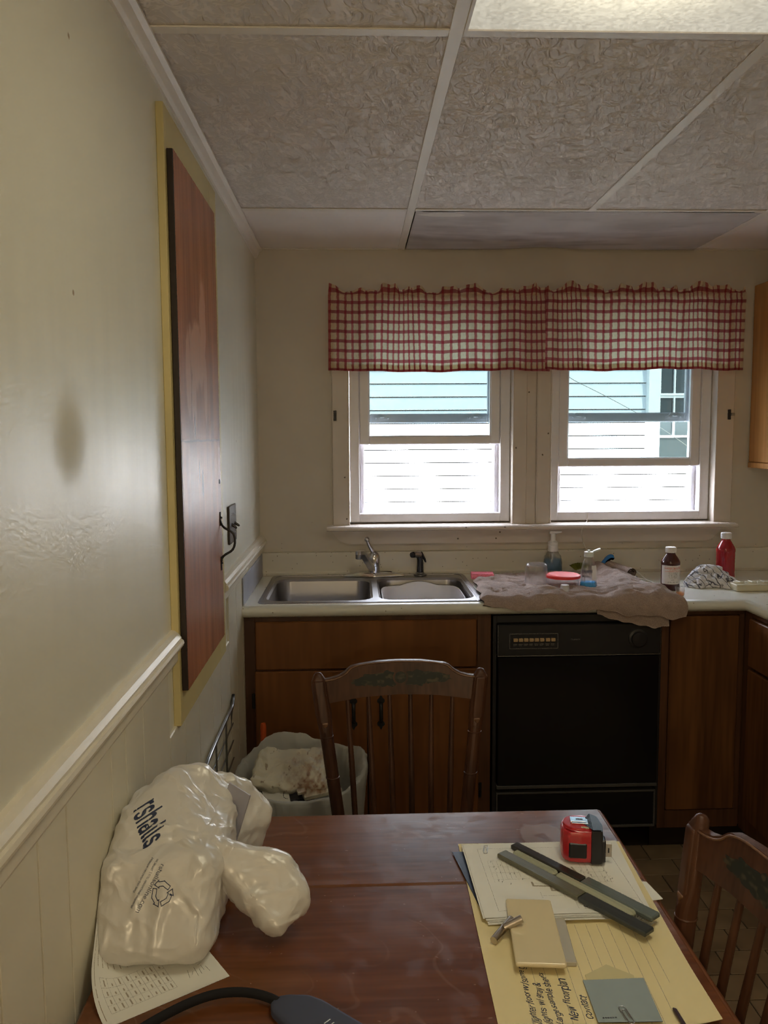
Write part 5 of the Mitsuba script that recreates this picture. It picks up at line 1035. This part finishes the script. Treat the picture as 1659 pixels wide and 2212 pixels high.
# grey-blue card showing in the bag's mouth
single('greeting_card', 'blue-grey card standing in the mouth of the plastic bag', 'card', put(bx(-.025, .025, -.0015, .0015, -.045, .045, .0004), mat4((.178, -2.030, zb_ + .118), V([.80, -.55, -.25]) / 1.0025, (.50, .835, -.2), (.30, .05, .95))), princ('', (.30, .30, .36), .4))

# printed form under the bag, its far-left part curling up the wall
FO = thing('printed_form', 'white printed form under the plastic bag, curling up against the wall', 'paper')
o_ = V([.062, -2.392]); e1 = V([.829, .558]); e1 /= np.linalg.norm(e1); e2_ = V([-e1[1], e1[0]])
def form_pos(s, t, lift=0.0):
    x = o_[0] + s * e1[0] + t * e2_[0]; y = o_[1] + s * e1[1] + t * e2_[1]
    xc, R_ = .062, .045
    d = np.clip(xc - x, 0, None); a = np.clip(d / R_, 0, 1.35); ex_ = np.clip(d - 1.35 * R_, 0, None)
    xx = np.where(x > xc, x, xc - R_ * np.sin(a) - ex_ * math.cos(1.35) + lift * np.sin(a)); z = ZTB + .0004 + R_ * (1 - np.cos(a)) + ex_ * math.sin(1.35) + lift * np.cos(a)
    return np.c_[np.maximum(xx, .0085 + lift), y, z]
SW_, SL_ = .178, .205
part(FO, 'sheet', grid(lambda u, v: form_pos(u * SW_, v * SL_, .0003), 30, 60, .0003), 'mat_paper', smooth=True)
def form_line(a, b, w):
    k_ = 14; a, b = V(a), V(b); d = (b - a) / np.linalg.norm(b - a); n = V([-d[1], d[0]]) * w / 2; tt = np.linspace(0, 1, k_)[:, None]
    p, q = a + (b - a) * tt + n, a + (b - a) * tt - n
    v = np.vstack([form_pos(p[:, 0], p[:, 1], .00055), form_pos(q[:, 0], q[:, 1], .00055)]); f = []
    for i in range(k_ - 1): f += [(i, i + k_, i + 1), (i + 1, i + k_, i + k_ + 1)]
    return tm(v, f)
fl = []
for q in range(9): fl.append(form_line((.016 + q * .0115, .022), (.016 + q * .0115, .090), .0004))
for q in range(5): fl.append(form_line((.016, .022 + q * .017), (.108, .022 + q * .017), .0004))
part(FO, 'table_lines', cat(fl), 'mat_pencil', kind='stuff')
fw = []
for q in range(8):
    for w in range(4):
        l_ = rng.uniform(.004, .013); fw.append(form_line((.0225 + q * .0115, .0245 + w * .017), (.0225 + q * .0115, .0245 + w * .017 + l_), .0020))
for q in range(9):
    y_ = .012
    while y_ < .17:
        l_ = rng.uniform(.008, .05); fw.append(form_line((.008 - q * .0 + (-.002), y_), (.006, y_ + l_), .0012)) if q == 0 else fw.append(form_line((.016 + (q - 1) * .010, .100 + (y_ * .55)), (.016 + (q - 1) * .010, .100 + (y_ * .55) + l_ * .5), .0013))
        y_ += l_ + .004
part(FO, 'printed_words', cat(fw), 'mat_line', kind='stuff')
sc = [form_line((.130 + q * .006, .03 + .005 * math.sin(q * 2)), (.134 + q * .005, .045 + .004 * math.cos(q * 3)), .0007) for q in range(6)] + [form_line((.150, .05 + q * .006), (.158, .054 + q * .006), .0007) for q in range(3)]
part(FO, 'pencil_scribble', cat(sc), 'mat_pencil', kind='stuff')

# black strap with a padded end
ST = thing('padded_strap', 'black strap with a slate blue padded end on the near edge of the table', 'strap')
zs_ = ZTB + .0085
sp_ = spline([(.050, -2.52, zs_), (.095, -2.425, zs_), (.150, -2.372, zs_ + .002), (.200, -2.347, zs_ + .004), (.245, -2.345, zs_ + .003), (.286, -2.361, zs_)], 50)
part(ST, 'strap', tube(sp_, .0068, 14, sx=.75, up=V([0, 0, 1.0])), plastic((.010, .010, .012), .8, .2), smooth=True)
pad = shapely.Polygon([(.279, -2.366), (.286, -2.356), (.298, -2.353), (.326, -2.355), (.346, -2.366), (.40, -2.414), (.44, -2.45), (.40, -2.50), (.34, -2.46), (.300, -2.405), (.281, -2.380)]).buffer(.004).buffer(-.001)
zz_ = [ZTB + .001, ZTB + .003, ZTB + .010, ZTB + .0125, ZTB + .0135]
def plain_loft(poly, zs__, ins): return loft2(poly, zs__, ins)
def loft2(poly, zs__, ins):
    c = poly.centroid; n = 80; rings = []
    for z, q in zip(zs__, ins):
        g = poly.buffer(-q); rings.append(np.c_[np.array([g.exterior.interpolate(t, True).coords[0] for t in np.linspace(0, 1, n, endpoint=False)]), np.full(n, z)])
    v = np.vstack(rings + [[[c.x, c.y, zs__[0]]], [[c.x, c.y, zs__[-1]]]]); f = []
    for i in range(len(rings) - 1):
        for q in range(n):
            q2 = (q + 1) % n; f += [(i * n + q, i * n + q2, (i + 1) * n + q2), (i * n + q, (i + 1) * n + q2, (i + 1) * n + q)]
    a, b = len(v) - 2, len(v) - 1
    for q in range(n): f += [(a, (q + 1) % n, q), (b, (len(rings) - 1) * n + q, (len(rings) - 1) * n + (q + 1) % n)]
    m = tm(v, f); m.fix_normals(); return m
part(ST, 'pad', loft2(pad, zz_, [.003, 0, 0, .002, .006]), princ('', (.040, .046, .075), .6, .3), smooth=40, label='slate blue pad')
part(ST, 'stitched_mark', cat([quadm((.350 + q * .006, -2.412 - q * .005), (.358 + q * .005, -2.404 - q * .006), .0016, ZTB + .0139) for q in range(4)]), princ('', (.6, .65, .7), .5), label='white marks', kind='stuff')

# ================================================================ RUBBISH BIN, RACK, HANDLE
bcx, bcy, br_, bzr = .224, -1.040, .182, .510
TC = thing('trash_can', 'round grey-brown trash can lined with a translucent bag, between the wall and the chair', 'trash can')
part(TC, 'bin', lathe([(0, .002), (br_ * .80, .002), (br_ * .82, .012), (br_ * .985, bzr - .03), (br_ * 1.0, bzr - .02), (br_ * 1.0, bzr), (br_ * .975, bzr), (br_ * .96, bzr - .03), (br_ * .80, .02), (0, .02)], 56, (bcx, bcy, 0)), plastic((.20, .17, .12), .5), smooth=35)
mat('mat_liner', {'type': 'blendbsdf', 'weight': 0.82, 'a': {'type': 'thindielectric', 'int_ior': 1.35}, 'b': {'type': 'principledthin', 'base_color': {'type': 'rgb', 'value': [.66, .67, .64]}, 'roughness': .25, 'diff_trans': .7, 'spec_trans': 0.0, 'eta': 1.5}})
def liner(u, v):
    a = u * 2 * np.pi; t = v
    P3 = np.c_[3 * np.cos(a), 3 * np.sin(a), 3 * t]; w1 = meshkit.fbm(P3, 3, 2) - .5; w2 = 1 - np.abs(meshkit.fbm(P3 * V([3.2, 3.2, .8]), 2, 8) - .5) * 5
    path_r = np.interp(t, [0, .18, .40, .47, .53, .60, 1], [.60, .84, .92, .975, 1.035, 1.05, 1.01]); path_z = np.interp(t, [0, .18, .40, .47, .53, .60, 1], [-.14, -.08, -.012, .006, .004, -.014, -.20])
    up = .062 * np.exp(-((np.angle(np.exp(1j * (a - 1.9)))) / .85) ** 2) + .050 * np.exp(-((np.angle(np.exp(1j * (a - .35)))) / .55) ** 2)
    k = np.exp(-((t - .48) / .15) ** 2)
    r = br_ * path_r + .020 * w1 * (.3 + k) + .005 * np.clip(w2, -.5, 1) + .012 * up / .06 * k
    z = bzr + path_z + up * k + .022 * w1 * k
    return np.c_[bcx + r * np.cos(a), bcy + r * np.sin(a), z]
part(TC, 'liner', grid(liner, 200, 60), 'mat_liner', smooth=True, label='translucent white bin liner folded over the rim')
# rubbish: a stained wrapped parcel, a box with bar code, a splintered board
def stained(p, n, uv):
    c = mi.Color3f(.58, .55, .44)
    g = fbm(p.x * 16, p.y * 16, p.z * 30, 4); h = fbm(p.x * 90, p.y * 6, p.z * 90, 3)
    c = mix(c, (.24, .10, .035), .85 * smoothstep(.40, .66, .55 * g + .45 * h) * smoothstep(.15, .26, p.x))
    return mix(c, (.16, .09, .05), .6 * smoothstep(.64, .74, h))
mat('mat_stained_paper', princ('', proc(stained), .35, .5))
pm = smoothmf(hull(*[sph(q, .012, 12) for q in [(.100, -1.135, .535), (.118, -1.050, .585), (.165, -1.040, .572), (.285, -1.035, .578), (.298, -1.150, .528), (.20, -1.150, .522), (.13, -1.10, .50), (.28, -1.10, .50)]]), .006, 4)
pm.vertices = crumple(pm.vertices, pm.vertex_normals, .0075, 24, 21); pm.vertices = creases(pm.vertices, pm.vertex_normals, 90); trimesh.smoothing.filter_taubin(pm, iterations=1)
single('stained_parcel', 'crumpled cream paper wrapper with brown stains in the trash can', 'paper', pm, 'mat_stained_paper', smooth=35)
bz_ = V([-.15, -.55, .82]); bz_ /= np.linalg.norm(bz_); bx_ = V([.92, .10, .25]); bx_ -= bz_ * (bx_ @ bz_); bx_ /= np.linalg.norm(bx_)
bxm = mat4((.182, -1.150, .500), bx_, np.cross(bz_, bx_), bz_)
bk = thing('cardboard_box', 'small black and white printed box with a bar code in the trash can', 'box')
part(bk, 'box', put(bx(-.055, .085, -.035, .045, -.03, .012, .002), bxm), princ('', (.015, .015, .02), .4)); part(bk, 'label', put(bx(-.053, .020, -.033, .030, .0121, .0126), bxm), 'mat_paper')
part(bk, 'bar_code', put(cat([bx(-.048 + q * .0035, -.0462 + q * .0035 + (.0008 if q % 3 else 0), -.030, -.012, .0127, .0130) for q in range(6)]), bxm), 'mat_ink', kind='stuff')
part(bk, 'drawn_cord', put(tube(spline([(0, .02, .0128), (.008, .008, .0128), (.004, -.008, .0128), (.014, -.022, .0128)], 20), .0007, 5), bxm), 'mat_ink')
bdm = mat4((.290, -1.150, .516), V([.92, .32, .06]) / .976, V([-.33, .92, .15]) / .989, (0, -.15, .988))
single('broken_board', 'short splintered pale board lying in the trash can on the right', 'board', put(cat(bx(-.055, .055, -.03, .03, -.004, .008, .001), bx(-.070, -.045, -.015, .005, .008, .016, .001), bx(-.062, .0, .005, .028, -.008, -.003, .001)), bdm), 'mat_stained_paper')
# wire rack against the wall
mat('mat_rack', {'type': 'principled', 'base_color': {'type': 'rgb', 'value': [.30, .30, .29]}, 'metallic': 1.0, 'roughness': .28})
RK = thing('wire_rack', 'chrome wire rack standing against the left wall next to the trash can', 'wire rack')
xr_ = .0135; ya, yb, zt_, zl_ = -1.43, -.935, .700, .012
part(RK, 'rim', tube(spline([(xr_, ya, zl_), (xr_, ya, .35), (xr_, ya - .004, .64), (xr_ + .002, ya + .012, .692), (xr_ + .004, ya + .05, .704), (xr_ + .004, -1.15, .706), (xr_ + .004, yb - .055, .703), (xr_ + .004, yb - .020, .712), (xr_ + .003, yb - .003, .730), (xr_, yb, .715), (xr_, yb, .35), (xr_, yb, zl_)], 90), .0052, 10), 'mat_rack', smooth=True)
for q in range(11): part(RK, 'wire', tube([(xr_, ya, .64 - q * .055), (xr_, yb, .64 - q * .055)], .0022, 8), 'mat_rack', smooth=True)
for y in (-1.27, -1.10): part(RK, 'upright', tube([(xr_ + .005, y, .703), (xr_ + .005, y, zl_)], .0030, 8), 'mat_rack', smooth=True)
part(RK, 'foot', tube([(xr_, ya, .0075), (xr_, yb, .0075)], .0052, 10), 'mat_rack', smooth=True)
OH = single('broom_handle', 'orange handle standing upright behind the trash can', 'handle', cat(tube([(.088, -.780, .0025), (.088, -.780, .572), (.088, -.780, .582)], [.0098, .0098, .0075], 20)), plastic((.50, .085, .018), .4), smooth=35)
